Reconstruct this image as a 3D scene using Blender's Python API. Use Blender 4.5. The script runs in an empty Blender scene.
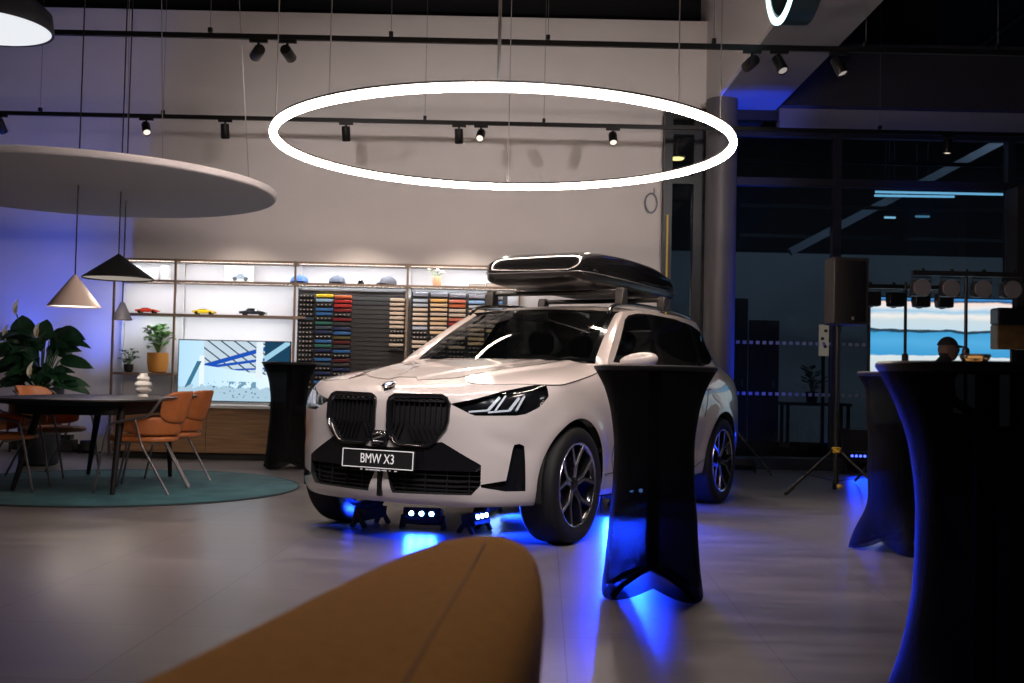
import bpy, bmesh, math, random
from math import sin, cos, pi, radians, sqrt, exp, atan2, hypot
from mathutils import Vector, Matrix
from mathutils.geometry import delaunay_2d_cdt
random.seed(7)
C = bpy.context.scene.collection
SC = bpy.context.scene

# ------------------------------------------------------------------ materials
def new_mat(name):
    m = bpy.data.materials.new(name); m.use_nodes = True
    nt = m.node_tree; nt.nodes.clear()
    out = nt.nodes.new('ShaderNodeOutputMaterial')
    return m, nt, out

def pbr(name, col, rough=.5, metal=0., spec=.5, coat=0., coat_rough=.03, noise=0., nscale=20., bump=0., bscale=200., emit=None, estr=0., sheen=0., stretch=None):
    m, nt, out = new_mat(name)
    b = nt.nodes.new('ShaderNodeBsdfPrincipled')
    nt.links.new(b.outputs[0], out.inputs[0])
    b.inputs['Base Color'].default_value = (*col, 1)
    b.inputs['Roughness'].default_value = rough
    b.inputs['Metallic'].default_value = metal
    b.inputs['Specular IOR Level'].default_value = spec
    b.inputs['Coat Weight'].default_value = coat
    b.inputs['Coat Roughness'].default_value = coat_rough
    b.inputs['Sheen Weight'].default_value = sheen
    if emit:
        b.inputs['Emission Color'].default_value = (*emit, 1)
        b.inputs['Emission Strength'].default_value = estr
    tc = nt.nodes.new('ShaderNodeTexCoord')
    src = tc.outputs['Object']
    if stretch:
        mp = nt.nodes.new('ShaderNodeMapping'); mp.inputs['Scale'].default_value = stretch
        nt.links.new(src, mp.inputs[0]); src = mp.outputs[0]
    if noise > 0:
        n = nt.nodes.new('ShaderNodeTexNoise'); n.inputs['Scale'].default_value = nscale; n.inputs['Detail'].default_value = 4
        nt.links.new(src, n.inputs['Vector'])
        r = nt.nodes.new('ShaderNodeValToRGB')
        r.color_ramp.elements[0].position = .3; r.color_ramp.elements[1].position = .7
        r.color_ramp.elements[0].color = (*[c * (1 - noise) for c in col], 1)
        r.color_ramp.elements[1].color = (*[min(1, c * (1 + noise)) for c in col], 1)
        nt.links.new(n.outputs['Fac'], r.inputs[0]); nt.links.new(r.outputs[0], b.inputs['Base Color'])
    if bump > 0:
        n2 = nt.nodes.new('ShaderNodeTexNoise'); n2.inputs['Scale'].default_value = bscale
        nt.links.new(src, n2.inputs['Vector'])
        bp = nt.nodes.new('ShaderNodeBump'); bp.inputs['Strength'].default_value = bump; bp.inputs['Distance'].default_value = .002
        nt.links.new(n2.outputs['Fac'], bp.inputs['Height']); nt.links.new(bp.outputs[0], b.inputs['Normal'])
    return m

def emis(name, col, strength):
    m, nt, out = new_mat(name)
    e = nt.nodes.new('ShaderNodeEmission'); e.inputs[0].default_value = (*col, 1); e.inputs[1].default_value = strength
    nt.links.new(e.outputs[0], out.inputs[0])
    return m

def glassy(name, tint, opacity, rough=.01, body=(.005, .006, .007)):
    """Thin glass pane: tinted see-through, a dark body share and a Fresnel reflection."""
    m, nt, out = new_mat(name)
    t = nt.nodes.new('ShaderNodeBsdfTransparent'); t.inputs[0].default_value = (*tint, 1)
    d = nt.nodes.new('ShaderNodeBsdfDiffuse'); d.inputs[0].default_value = (*body, 1)
    g = nt.nodes.new('ShaderNodeBsdfGlossy'); g.inputs['Roughness'].default_value = rough
    f = nt.nodes.new('ShaderNodeFresnel')
    ge = nt.nodes.new('ShaderNodeNewGeometry'); io = nt.nodes.new('ShaderNodeMath'); io.operation = 'MULTIPLY_ADD'; io.inputs[1].default_value = 1 / 1.5 - 1.5; io.inputs[2].default_value = 1.5
    nt.links.new(ge.outputs['Backfacing'], io.inputs[0]); nt.links.new(io.outputs[0], f.inputs[0])
    m1 = nt.nodes.new('ShaderNodeMixShader'); m1.inputs[0].default_value = opacity
    nt.links.new(t.outputs[0], m1.inputs[1]); nt.links.new(d.outputs[0], m1.inputs[2])
    m2 = nt.nodes.new('ShaderNodeMixShader')
    nt.links.new(f.outputs[0], m2.inputs[0]); nt.links.new(m1.outputs[0], m2.inputs[1]); nt.links.new(g.outputs[0], m2.inputs[2])
    nt.links.new(m2.outputs[0], out.inputs[0])
    return m

# ------------------------------------------------------------------ mesh building
class MB:
    def __init__(s): s.v = []; s.f = []; s.mi = []; s.cur = 0; s.xf = None
    def mat(s, i): s.cur = i; return s
    def pts(s, ps):
        k = len(s.v)
        s.v += [tuple(s.xf @ Vector(p)) if s.xf else tuple(p) for p in ps]
        return k
    def face(s, ids): s.f.append(tuple(ids)); s.mi.append(s.cur)
    def box(s, c, size, rot=None):
        x, y, z = [a / 2 for a in size]
        ps = [Vector((i * x, j * y, k * z)) for i in (-1, 1) for j in (-1, 1) for k in (-1, 1)]
        if rot: ps = [rot @ p for p in ps]
        k = s.pts([p + Vector(c) for p in ps])
        for q in ((0, 1, 3, 2), (4, 6, 7, 5), (0, 4, 5, 1), (2, 3, 7, 6), (0, 2, 6, 4), (1, 5, 7, 3)): s.face([k + i for i in q])
        return s
    def bar(s, a, b, w, h=None, up=(0, 0, 1)):
        a, b = Vector(a), Vector(b); d = (b - a); L = d.length; d.normalize(); up = Vector(up)
        if abs(d.dot(up)) > .98: up = Vector((1, 0, 0))
        r = d.cross(up).normalized(); u = r.cross(d)
        M = Matrix((r, d, u)).transposed()
        return s.box((a + b) / 2, (w, L, h or w), M)
    def tube(s, path, r, n=8, closed=False, caps=True):
        path = [Vector(p) for p in path]; m = len(path)
        rs = r if isinstance(r, (list, tuple)) else [r] * m
        nrm = None; rings = []
        for i, p in enumerate(path):
            if closed: t = path[(i + 1) % m] - path[i - 1]
            else: t = path[min(i + 1, m - 1)] - path[max(i - 1, 0)]
            t.normalize()
            if nrm is None:
                a = Vector((0, 0, 1)) if abs(t.z) < .9 else Vector((1, 0, 0))
                nrm = t.cross(a).normalized()
            else:
                nrm = (nrm - t * nrm.dot(t)).normalized()
            bn = t.cross(nrm)
            rings.append(s.pts([p + (nrm * cos(2 * pi * j / n) + bn * sin(2 * pi * j / n)) * rs[i] for j in range(n)]))
        for i in range(m if closed else m - 1):
            a, b = rings[i], rings[(i + 1) % m]
            for j in range(n): s.face((a + j, a + (j + 1) % n, b + (j + 1) % n, b + j))
        if caps and not closed:
            s.face([rings[0] + j for j in range(n)][::-1]); s.face([rings[-1] + j for j in range(n)])
        return s
    def lathe(s, prof, n=32, c=(0, 0, 0), axis='z', cap0=True, cap1=True, fn=None):
        rings = []
        for r, z in prof:
            ps = []
            for j in range(n):
                t = 2 * pi * j / n
                rr = r * (fn(t, z) if fn else 1)
                if axis == 'z': p = (c[0] + rr * cos(t), c[1] + rr * sin(t), c[2] + z)
                elif axis == 'y': p = (c[0] + rr * cos(t), c[1] + z, c[2] - rr * sin(t))
                else: p = (c[0] + z, c[1] + rr * cos(t), c[2] + rr * sin(t))
                ps.append(p)
            rings.append(s.pts(ps))
        for a, b in zip(rings, rings[1:]):
            for j in range(n): s.face((a + j, a + (j + 1) % n, b + (j + 1) % n, b + j))
        if cap0: s.face([rings[0] + j for j in range(n)][::-1])
        if cap1: s.face([rings[-1] + j for j in range(n)])
        return s
    def prism(s, poly, h, f):
        """poly 2D; f(x,y,t) -> 3D for t=0..1, thickness h handled by f"""
        n = len(poly)
        a = s.pts([f(x, y, 0) for x, y in poly]); b = s.pts([f(x, y, 1) for x, y in poly])
        s.face([a + i for i in range(n)][::-1]); s.face([b + i for i in range(n)])
        for i in range(n): s.face((a + i, a + (i + 1) % n, b + (i + 1) % n, b + i))
        return s
    def grid(s, fn, nu, nv, wrapu=False, wrapv=False):
        k = s.pts([fn(i / (nu if wrapu else nu - 1), j / (nv if wrapv else nv - 1)) for i in range(nu) for j in range(nv)])
        for i in range(nu if wrapu else nu - 1):
            for j in range(nv if wrapv else nv - 1):
                i2, j2 = (i + 1) % nu, (j + 1) % nv
                s.face((k + i * nv + j, k + i2 * nv + j, k + i2 * nv + j2, k + i * nv + j2))
        return s
    def build(s, name, mats, parent=None, smooth=40, loc=None, bevel=0, subsurf=0, normals=None):
        me = bpy.data.meshes.new(name); me.from_pydata(s.v, [], s.f)
        if not isinstance(mats, (list, tuple)): mats = [mats]
        for m in mats: me.materials.append(m)
        me.polygons.foreach_set('material_index', s.mi)
        me.validate()
        if normals is None and not subsurf:
            bm = bmesh.new(); bm.from_mesh(me); bmesh.ops.recalc_face_normals(bm, faces=bm.faces); bm.to_mesh(me); bm.free()
        if smooth:
            me.polygons.foreach_set('use_smooth', [True] * len(me.polygons))
            if smooth < 180 and normals is None: me.set_sharp_from_angle(angle=radians(smooth))
        if normals is not None: me.normals_split_custom_set_from_vertices(normals)
        me.update()
        o = bpy.data.objects.new(name, me); C.objects.link(o)
        if parent: o.parent = parent
        if loc: o.location = loc
        if bevel:
            b = o.modifiers.new('edge', 'BEVEL'); b.width = bevel; b.segments = 2; b.limit_method = 'ANGLE'; b.angle_limit = radians(40)
        if subsurf:
            b = o.modifiers.new('sub', 'SUBSURF'); b.levels = subsurf; b.render_levels = subsurf
        return o

def tag(o, label, cat, group=None, kind=None):
    o['label'] = label; o['category'] = cat
    if group: o['group'] = group
    if kind: o['kind'] = kind
    return o
def thing(name, label, cat, loc=(0, 0, 0), rz=0, group=None):
    o = bpy.data.objects.new(name, None); C.objects.link(o); o.empty_display_size = .1
    o.location = loc; o.rotation_euler = (0, 0, rz)
    return tag(o, label, cat, group)
def struct(o, label=None, cat=None):
    o['kind'] = 'structure'
    if label: o['label'] = label
    if cat: o['category'] = cat
    return o
def copy_tree(o, parent=None):
    c = o.copy(); C.objects.link(c)
    if parent: c.parent = parent
    for ch in list(o.children): copy_tree(ch, c)
    return c

def rrect(w, h, r, n=5):
    pts = []
    for cx, cy, a0 in ((w / 2 - r, h / 2 - r, 0), (-w / 2 + r, h / 2 - r, 90), (-w / 2 + r, -h / 2 + r, 180), (w / 2 - r, -h / 2 + r, 270)):
        for i in range(n + 1):
            a = radians(a0 + 90 * i / n); pts.append((cx + r * cos(a), cy + r * sin(a)))
    return pts
def catmull(pts, n=8, closed=False):
    pts = [Vector(p) for p in pts]; m = len(pts); out = []
    for i in range(m if closed else m - 1):
        if closed: p0, p1, p2, p3 = pts[i - 1], pts[i], pts[(i + 1) % m], pts[(i + 2) % m]
        else:
            p1, p2 = pts[i], pts[i + 1]
            p0 = pts[i - 1] if i else p1 * 2 - p2
            p3 = pts[i + 2] if i + 2 < m else p2 * 2 - p1
        for k in range(n):
            t = k / n
            out.append(.5 * ((2 * p1) + (p2 - p0) * t + (2 * p0 - 5 * p1 + 4 * p2 - p3) * t * t + (3 * p1 - p0 - 3 * p2 + p3) * t ** 3))
    if not closed: out.append(pts[-1].copy())
    return out
def sstep(a, b, x):
    t = max(0., min(1., (x - a) / (b - a))); return t * t * (3 - 2 * t)
def tab(xs, ys):
    """monotone cubic interpolation"""
    n = len(xs); d = [(ys[i + 1] - ys[i]) / (xs[i + 1] - xs[i]) for i in range(n - 1)]
    m = [d[0]] + [0 if d[i - 1] * d[i] <= 0 else 2 * d[i - 1] * d[i] / (d[i - 1] + d[i]) for i in range(1, n - 1)] + [d[-1]]
    def f(x):
        if x <= xs[0]: return ys[0] + m[0] * (x - xs[0])
        if x >= xs[-1]: return ys[-1] + m[-1] * (x - xs[-1])
        i = 0
        while x > xs[i + 1]: i += 1
        h = xs[i + 1] - xs[i]; t = (x - xs[i]) / h
        return (2 * t ** 3 - 3 * t * t + 1) * ys[i] + (t ** 3 - 2 * t * t + t) * h * m[i] + (3 * t * t - 2 * t ** 3) * ys[i + 1] + (t ** 3 - t * t) * h * m[i + 1]
    return f

# ------------------------------------------------------------------ camera
CAM_H, FPX, PITCH, ROLL = 1.0228, 1099.3, .0345, .0216
cam = bpy.data.cameras.new('camera'); cam.sensor_width = 36; cam.lens = FPX * 36 / 1024; cam.clip_start = .05; cam.clip_end = 200
camo = bpy.data.objects.new('camera', cam); C.objects.link(camo); SC.camera = camo
camo.matrix_world = Matrix.Translation((0, 0, CAM_H)) @ Matrix.Rotation(pi / 2 + PITCH, 4, 'X') @ Matrix.Rotation(ROLL, 4, 'Z')
_R = camo.matrix_world.to_3x3()
cam.dof.use_dof = True; cam.dof.focus_distance = 6.7; cam.dof.aperture_fstop = 4.5
def ray(px, py): return _R @ Vector(((px - 512) / FPX, -(py - 341.5) / FPX, -1))
def at(px, py, Y):
    """the point of the hall seen at that pixel, at distance Y"""
    d = ray(px, py); return Vector((0, 0, CAM_H)) + d * (Y / d.y)
def on_z(px, py, z=0):
    d = ray(px, py); return Vector((0, 0, CAM_H)) + d * ((z - CAM_H) / d.z)
def ppm(Y): return FPX / Y
# ================================================================== THE CAR
paint = pbr('car_paint', (.45, .41, .39), rough=.3, coat=1.0, coat_rough=.02)
gloss_black = pbr('gloss_black', (.006, .006, .007), rough=.12, coat=.6)
matt_black = pbr('matt_black', (.006, .006, .0065), rough=.7, spec=.25)
tyre_rubber = pbr('tyre_rubber', (.007, .007, .0075), rough=.7, spec=.25, bump=.1, bscale=150)
chrome = pbr('chrome', (.75, .75, .76), rough=.14, metal=1)
rim_bright = pbr('machined_rim', (.62, .62, .64), rough=.25, metal=1)
led_grey = pbr('lamp_light_guide', (.62, .66, .7), rough=.2, emit=(.7, .8, 1), estr=.05)
car_glass = glassy('car_glass', (.62, .66, .66), .10)
privacy_glass = glassy('privacy_glass', (.1, .11, .11), .6)
lamp_glass = glassy('lamp_glass', (.85, .88, .9), .04)
leather_dark = pbr('seat_leather', (.02, .02, .021), rough=.5)
red_paint = pbr('caliper_red', (.5, .02, .015), rough=.35)
white_paint = pbr('white_lettering', (.85, .85, .85), rough=.5, emit=(1, 1, 1), estr=.05)
blue_enamel = pbr('blue_enamel', (.02, .15, .5), rough=.3, coat=.5)

car = thing('car', 'cream white SUV with black twin grille, parked under the big ring light', 'car',
            (-.395, 7.393, 0), 0)
car.rotation_euler = (0, 0, -(pi / 2 + .5048))   # +x of the car = its nose

OUT = [(.805, 0), (.79, .22), (.752, .42), (.695, .60), (.60, .745), (.47, .852), (.30, .912), (.1, .942), (-.3, .945), (-.8, .94), (-1.5, .94),
       (-2.2, .945), (-2.7, .955), (-3.1, .948), (-3.4, .915), (-3.63, .84), (-3.79, .68), (-3.86, .4), (-3.88, 0)]
_full = [Vector((x, -y, 0)) for x, y in OUT[1:3]][::-1] + [Vector((x, y, 0)) for x, y in OUT] + [Vector((x, -y, 0)) for x, y in OUT[-3:-1]][::-1]
_cm = catmull(_full, 24)
_i0 = 2 * 24; _i1 = (2 + len(OUT) - 1) * 24
_pl = _cm[_i0:_i1 + 1]
_us = [0.]
for a, b in zip(_pl, _pl[1:]): _us.append(_us[-1] + (b - a).length)
UMAX = _us[-1]
import bisect
def P2(u):
    u = max(0., min(UMAX, u)); i = min(len(_us) - 2, max(0, bisect.bisect_right(_us, u) - 1))
    t = (u - _us[i]) / (_us[i + 1] - _us[i])
    def tan(k):
        a = _cm[_i0 + k - 1]; b = _cm[_i0 + k + 1]; return (b - a).normalized()
    p = _pl[i].lerp(_pl[i + 1], t); tg = tan(i).lerp(tan(i + 1), t).normalized()
    return p, Vector((tg.y, -tg.x, 0))
def u_of_x(x):       # side region
    best = min(range(len(_pl)), key=lambda i: abs(_pl[i].x - x) + (9 if _pl[i].y < .3 else 0))
    lo, hi = _us[max(0, best - 1)], _us[min(len(_us) - 1, best + 1)]
    for _ in range(30):
        mid = (lo + hi) / 2
        if P2(mid)[0].x > x: lo = mid
        else: hi = mid
    return lo
def u_of_y(y):       # front region
    lo, hi = 0., 1.3
    for _ in range(40):
        mid = (lo + hi) / 2
        if P2(mid)[0].y < y: lo = mid
        else: hi = mid
    return lo
ytab = tab([.24, .30, .40, .50, .62, .75, .86, .95, 1.03, 1.09, 1.15, 1.2, 1.35, 1.5, 1.56, 1.62],
           [.855, .893, .912, .922, .936, .944, .942, .932, .908, .878, .848, .828, .762, .693, .66, .61])
dfront = tab([.24, .30, .36, .46, .60, .78, .88, .92, .945, .965, 1.0, 1.05], [.075, .022, .0, .012, .008, .0, .010, .027, .052, .092, .20, .36])
dcorner = tab([.24, .29, .36, .50, .65, .80, .88, .94, .98, 1.0, 1.03, 1.06], [.075, .022, .004, .0, .0, .004, .018, .046, .085, .115, .185, .27])
drear = tab([.24, .40, .55, .75, .95, 1.05, 1.12], [.08, .02, .0, .01, .03, .05, .09])
U_A, U_B = u_of_y(.40), u_of_y(.66)
U_C, U_D = u_of_x(.55), u_of_x(.15)
U_E, U_F = u_of_x(-3.35), u_of_x(-3.75)
ARCH_R, ARCH_Z, X_REAR = .425, .362, -2.885
def wall_pos(u, z):
    p, n = P2(u)
    side = .945 - ytab(z)
    if z > 1.05 and p.x < -2.9: side += max(0, -p.x - 2.93) * .24 * sstep(1.05, 1.3, z)
    r = dfront(min(z, 1.05)); c = dcorner(min(z, 1.06))
    w1 = sstep(U_A, U_B, u); w2 = sstep(U_C, U_D, u); w3 = sstep(U_E, U_F, u)
    d = r * (1 - w1) + c * w1
    d = d * (1 - w2) + side * w2
    d = d * (1 - w3) + (drear(min(z, 1.12)) if z < 1.12 else side) * w3
    # arch flares and a side crease
    for xc in (0, X_REAR):
        q = hypot(p.x - xc, z - ARCH_Z)
        if p.y > .6: d -= .014 * exp(-((q - ARCH_R - .01) / .075) ** 2)
    if u > U_D and p.x > -3.4:
        d += .012 * exp(-((z - (.50 + .03 * (p.x + 1.5) / 1.5)) / .07) ** 2) * sstep(-.45, -.7, p.x) * sstep(-2.45, -2.2, p.x)
    # bumper wedge under the lamp
    if u < U_D: d += .006 * exp(-((z - .62 + .25 * (u - .9)) / .05) ** 2) * sstep(.62, .75, u) * (1 - sstep(.9, 1.05, u))
    q = p - n * d
    return Vector((q.x, q.y, z))
def wall_nrm(u, z):
    e = .004
    a = wall_pos(min(UMAX, u + e), z) - wall_pos(max(0, u - e), z)
    if u < e: a = Vector((0, 1, 0))
    if u > UMAX - e: a = Vector((0, -1, 0))
    b = wall_pos(u, z + e) - wall_pos(u, z - e)
    return a.cross(b).normalized()
def wall_off(u, z, o):
    return wall_pos(u, z) + wall_nrm(u, z) * o

# ---- hood
zcen = tab([-.9, -.7, -.5, -.2, .1, .4, .6, .74, .80], [1.185, 1.175, 1.158, 1.125, 1.088, 1.042, 1.004, .968, .942])
def hood_z(x, a):
    a = abs(a)
    z = zcen(x) - .066 * (a / .9) ** 4.5 * (1 - .5 * sstep(-.3, -.7, x))
    ac = .40 + .22 * sstep(.75, -.5, x)
    z -= .009 * sstep(ac - .03, ac + .06, a) * sstep(.76, .5, x) - .01
    z += .006 * exp(-((a - ac + .04) / .03) ** 2) * sstep(.72, .5, x)
    ai = .06 + .33 * sstep(.78, -.6, x)
    z += .007 * sstep(ai + .035, ai - .01, a) * sstep(.74, .55, x)
    return z - .012
def wall_top(u):
    z = .95
    for _ in range(25):
        p = wall_pos(u, z); z = .5 * z + .5 * hood_z(p.x, p.y)
    return z
x_base = -.63; x_atop = -1.34
zroof = tab([-3.45, -3.3, -3.0, -2.5, -2.0, -1.6, -1.34, -1.2], [1.475, 1.505, 1.55, 1.588, 1.592, 1.577, 1.548, 1.52])
zrc = tab([-3.62, -3.3, -2.9, -2.4, -1.9, -1.5, -1.22, -1.1], [1.515, 1.57, 1.603, 1.622, 1.626, 1.61, 1.565, 1.53])
x_dtop = -3.40; x_dbot = -3.70; z_tail = 1.085
u_base, u_atop, u_dtop, u_dbot = map(u_of_x, (x_base, x_atop, x_dtop, x_dbot))
z_base = wall_top(u_base)

def resample(poly, step, closed=True):
    out = []; n = len(poly)
    for i in range(n if closed else n - 1):
        a, b = Vector(poly[i]).to_2d(), Vector(poly[(i + 1) % n]).to_2d()
        k = max(1, int(math.ceil((b - a).length / step)))
        out += [a.lerp(b, j / k) for j in range(k)]
    if not closed: out.append(Vector(poly[-1]).to_2d())
    return out
def inpoly(p, poly):
    x, y = p[0], p[1]; c = False; j = len(poly) - 1
    for i in range(len(poly)):
        xi, yi = poly[i][0], poly[i][1]; xj, yj = poly[j][0], poly[j][1]
        if (yi > y) != (yj > y) and x < (xj - xi) * (y - yi) / (yj - yi) + xi: c = not c
        j = i
    return c
def cdt(outer, holes, step, gap=.35):
    """triangulate outer minus holes with an inner grid -> (pts, tris)"""
    loops = [resample(outer, step)] + [resample(h, step * .6) for h in holes]
    pts, edges = [], []
    for L in loops:
        k = len(pts); pts += L; edges += [(k + i, k + (i + 1) % len(L)) for i in range(len(L))]
    cells = {}
    for q in pts: cells.setdefault((int(q.x // step), int(q.y // step)), []).append(q)
    xs = [q.x for q in loops[0]]; ys = [q.y for q in loops[0]]
    x = min(xs) + step / 2
    while x < max(xs):
        y = min(ys) + step / 2
        while y < max(ys):
            q = Vector((x, y)); ci, cj = int(x // step), int(y // step)
            near = any((q - w).length < step * gap for i in (-1, 0, 1) for j in (-1, 0, 1) for w in cells.get((ci + i, cj + j), ()))
            if not near and inpoly(q, loops[0]) and not any(inpoly(q, h) for h in loops[1:]): pts.append(q)
            y += step
        x += step
    v, e, f, *_ = delaunay_2d_cdt(pts, edges, [], 0, 1e-6)
    tris = []
    for t in f:
        c = sum((v[i] for i in t), Vector((0, 0))) / len(t)
        if inpoly(c, loops[0]) and not any(inpoly(c, h) for h in loops[1:]): tris.append(list(t))
    return v, tris
def wall_patch(name, mats, parent, outer, holes=(), off=0., step=.03, mirror=True, both=True, skirt=None):
    """a panel of the car's side surface; both: one mesh of the two flanks; else only side s"""
    v, tris = cdt(outer, holes, step)
    m = MB(); N = []
    sides = (1, -1) if both else ((1,) if mirror is True else (mirror,))
    for s in sides:
        P = []; 
        for q in v:
            p = wall_off(q.x, q.y, off) if off else wall_pos(q.x, q.y); n = wall_nrm(q.x, q.y)
            P.append((p.x, p.y * s, p.z)); N.append((n.x, n.y * s, n.z))
        k = m.pts(P)
        for t in tris: m.face([k + i for i in (t if s == 1 else t[::-1])])
        if skirt is not None:
            L = resample(outer, step * .6); A = []; B = []
            for q in L:
                a = wall_off(q.x, q.y, off); b = wall_off(q.x, q.y, skirt)
                A.append((a.x, a.y * s, a.z)); B.append((b.x, b.y * s, b.z))
            ka = m.pts(A); kb = m.pts(B); N += [(0, 0, 1)] * (2 * len(L))
            for i in range(len(L)):
                j = (i + 1) % len(L); m.face((ka + i, ka + j, kb + j, kb + i))
    if skirt is not None: return m.build(name, mats, parent, smooth=35)
    return m.build(name, mats, parent, normals=N)

# ---- outlines in (u, z)
Y = u_of_y
kidney = [(Y(.044), .87), (Y(.052), .895), (Y(.085), .915), (Y(.395), .918), (Y(.43), .905), (Y(.452), .87), (Y(.447), .765), (Y(.432), .72), (Y(.375), .65), (Y(.345), .622), (Y(.30), .607), (Y(.13), .612), (Y(.09), .63), (Y(.06), .668), (Y(.046), .72)]
intake = [(0., .598), (Y(.12), .60), (Y(.405), .643), (Y(.635), .515), (Y(.635), .395), (Y(.585), .335), (Y(.09), .325), (Y(.042), .46), (0., .475)]
lampo = [(Y(.45), .870), (Y(.60), .905), (Y(.74), .952), (u_of_x(.46), .982), (u_of_x(.345), .998), (u_of_x(.31), .995), (u_of_x(.32), .925), (u_of_x(.40), .862), (u_of_x(.50), .818), (u_of_x(.55), .808), (Y(.60), .804), (Y(.575), .812)]
vent = [(Y(.637), .400), (Y(.637), .384), (Y(.755), .362), (u_of_x(.495), .362), (u_of_x(.502), .60), (u_of_x(.505), .630), (u_of_x(.53), .642), (u_of_x(.555), .636), (Y(.782), .60), (Y(.757), .425)]
X = u_of_x
dlo = [(X(-.76), 1.158), (X(-1.05), 1.33), (X(-1.29), 1.485), (X(-1.40), 1.525), (X(-1.6), 1.553), (X(-1.9), 1.566), (X(-2.4), 1.558), (X(-2.75), 1.525), (X(-2.98), 1.463), (X(-3.12), 1.37), (X(-3.15), 1.31), (X(-3.08), 1.275), (X(-2.8), 1.19), (X(-2.45), 1.155), (X(-1.6), 1.15)]
def shrink(poly, d):
    """inset polygon by d (simple mitred)"""
    n = len(poly); out = []
    A = sum(poly[i][0] * poly[(i + 1) % n][1] - poly[(i + 1) % n][0] * poly[i][1] for i in range(n))
    sg = 1 if A > 0 else -1
    for i in range(n):
        p0, p1, p2 = (Vector(poly[i - 1]).to_2d(), Vector(poly[i]).to_2d(), Vector(poly[(i + 1) % n]).to_2d())
        d1 = (p1 - p0).normalized(); d2 = (p2 - p1).normalized()
        n1 = Vector((-d1.y, d1.x)) * sg; n2 = Vector((-d2.y, d2.x)) * sg
        b = (n1 + n2); L = max(.35, b.length_squared / 2)
        out.append(p1 + b / b.length * d / sqrt(L) if b.length > 1e-6 else p1 + n1 * d)
    return [(q.x, q.y) for q in out]
def arch(xc, zb):
    a0 = math.asin((zb - ARCH_Z) / ARCH_R)
    return [(X(xc + ARCH_R * cos(a)), ARCH_Z + ARCH_R * sin(a)) for a in [a0 + (pi - 2 * a0) * i / 40 for i in range(41)]]
zb = .262
bottom = [(0, zb), (.5, zb - .004), (X(.47), .27)] + arch(0, .27) + [(X(-.6), .255), (X(-2.2), .258)] + arch(X_REAR, .29) + [(X(-3.5), .30), (UMAX, .34)]
top_rear = [(UMAX, z_tail), (u_dbot, z_tail)] + [(X(x), z) for x, z in ((-3.63, 1.2), (-3.56, 1.3), (-3.48, 1.39))]
roofl = [(X(x), zroof(x)) for x in (-3.40, -3.3, -3.15, -3.0, -2.75, -2.5, -2.25, -2.0, -1.8, -1.6, -1.45, x_atop)]
apil = [(X(-1.1), 1.43), (X(-.85), 1.283), (X(-.72), 1.2), (u_base, z_base)]
hedge_u = [u_base + (0 - u_base) * i / 50 for i in range(51)]
hood_edge = [(u, wall_top(u)) for u in hedge_u]
outer = bottom + top_rear + roofl + apil[:-1] + hood_edge
body = wall_patch('body_shell', paint, car, outer, [kidney, lampo, vent, dlo, [q for q in intake]], step=.032)
# the intake touches the centre line: its triangles are left out as a hole above

# hood
A = [wall_pos(u, z) for u, z in hood_edge][::-1]            # centre front -> A pillar
hb = [Vector((p.x, p.y)) for p in A]
cowl = [Vector((x_base + .12 * (1 - (i / 10) ** 2), hb[-1].y * i / 10)) for i in range(9, -10, -1)]
hp = hb[1:] + cowl + [Vector((q.x, -q.y)) for q in hb[::-1]]
v, tris = cdt(hp, [], .035)
m = MB(); N = []
m.pts([(q.x, q.y, hood_z(q.x, q.y) + .003) for q in v])
for q in v:
    e = .006
    N.append(Vector((-(hood_z(q.x + e, q.y) - hood_z(q.x - e, q.y)) / (2 * e), -(hood_z(q.x, q.y + e) - hood_z(q.x, q.y - e)) / (2 * e), 1)).normalized())
for t in tris: m.face(t)
m.build('hood', paint, car, normals=N)

# windshield, roof, rear window
def ws_base(s): return Vector((-.52 - .165 * abs(s) ** 2.2, .735 * s, 1.148 + .02 * s * s))
def ws_top(s): return Vector((-1.215 - .1 * abs(s) ** 2.2, .605 * s, 1.567 - .034 * s * s))
def wind(a, t):
    s = a * 2 - 1; p = ws_base(s).lerp(ws_top(s), t)
    n = Vector((.5, 0, .86)); return p + n * (.035 * sin(pi * t) * (1 - .55 * s * s))
MB().grid(wind, 25, 13).build('windshield', car_glass, car, smooth=180)
def frame_strip(a, t):   # black edge band behind the glass
    return wind(a, t) - Vector((.5, 0, .86)) * .004
m = MB()
for (a0, a1, t0, t1) in ((0, 1, 0, .05), (0, 1, .96, 1), (0, .03, .05, .96), (.97, 1, .05, .96)):
    m.grid(lambda a, t: frame_strip(a0 + (a1 - a0) * a, t0 + (t1 - t0) * t), 17, 9)
m.build('windshield_edge', gloss_black, car, smooth=180)
# A pillars
al = [Vector((u_base, z_base))] + [Vector(q) for q in apil[:-1]][::-1] + [Vector((u_atop, zroof(x_atop)))]
def al_at(t):
    k = t * (len(al) - 1); i = min(len(al) - 2, int(k)); return al[i].lerp(al[i + 1], k - i)
for s in (1, -1):
    def ap(a, t):
        q = al_at(t); w = wall_pos(q.x, q.y); g = ws_base(1).lerp(ws_top(1), t) + Vector((.5, 0, .86)) * (.035 * sin(pi * t) * .45)
        if t == 0: g.z = w.z
        c = (w + g) / 2 + Vector((.012, .014, .012)); p = w * (1 - a) ** 2 + c * 2 * a * (1 - a) + g * a * a
        return Vector((p.x, p.y * s, p.z))
    MB().grid(ap, 7, 21).build('windshield_pillar', paint, car, smooth=180)
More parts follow.
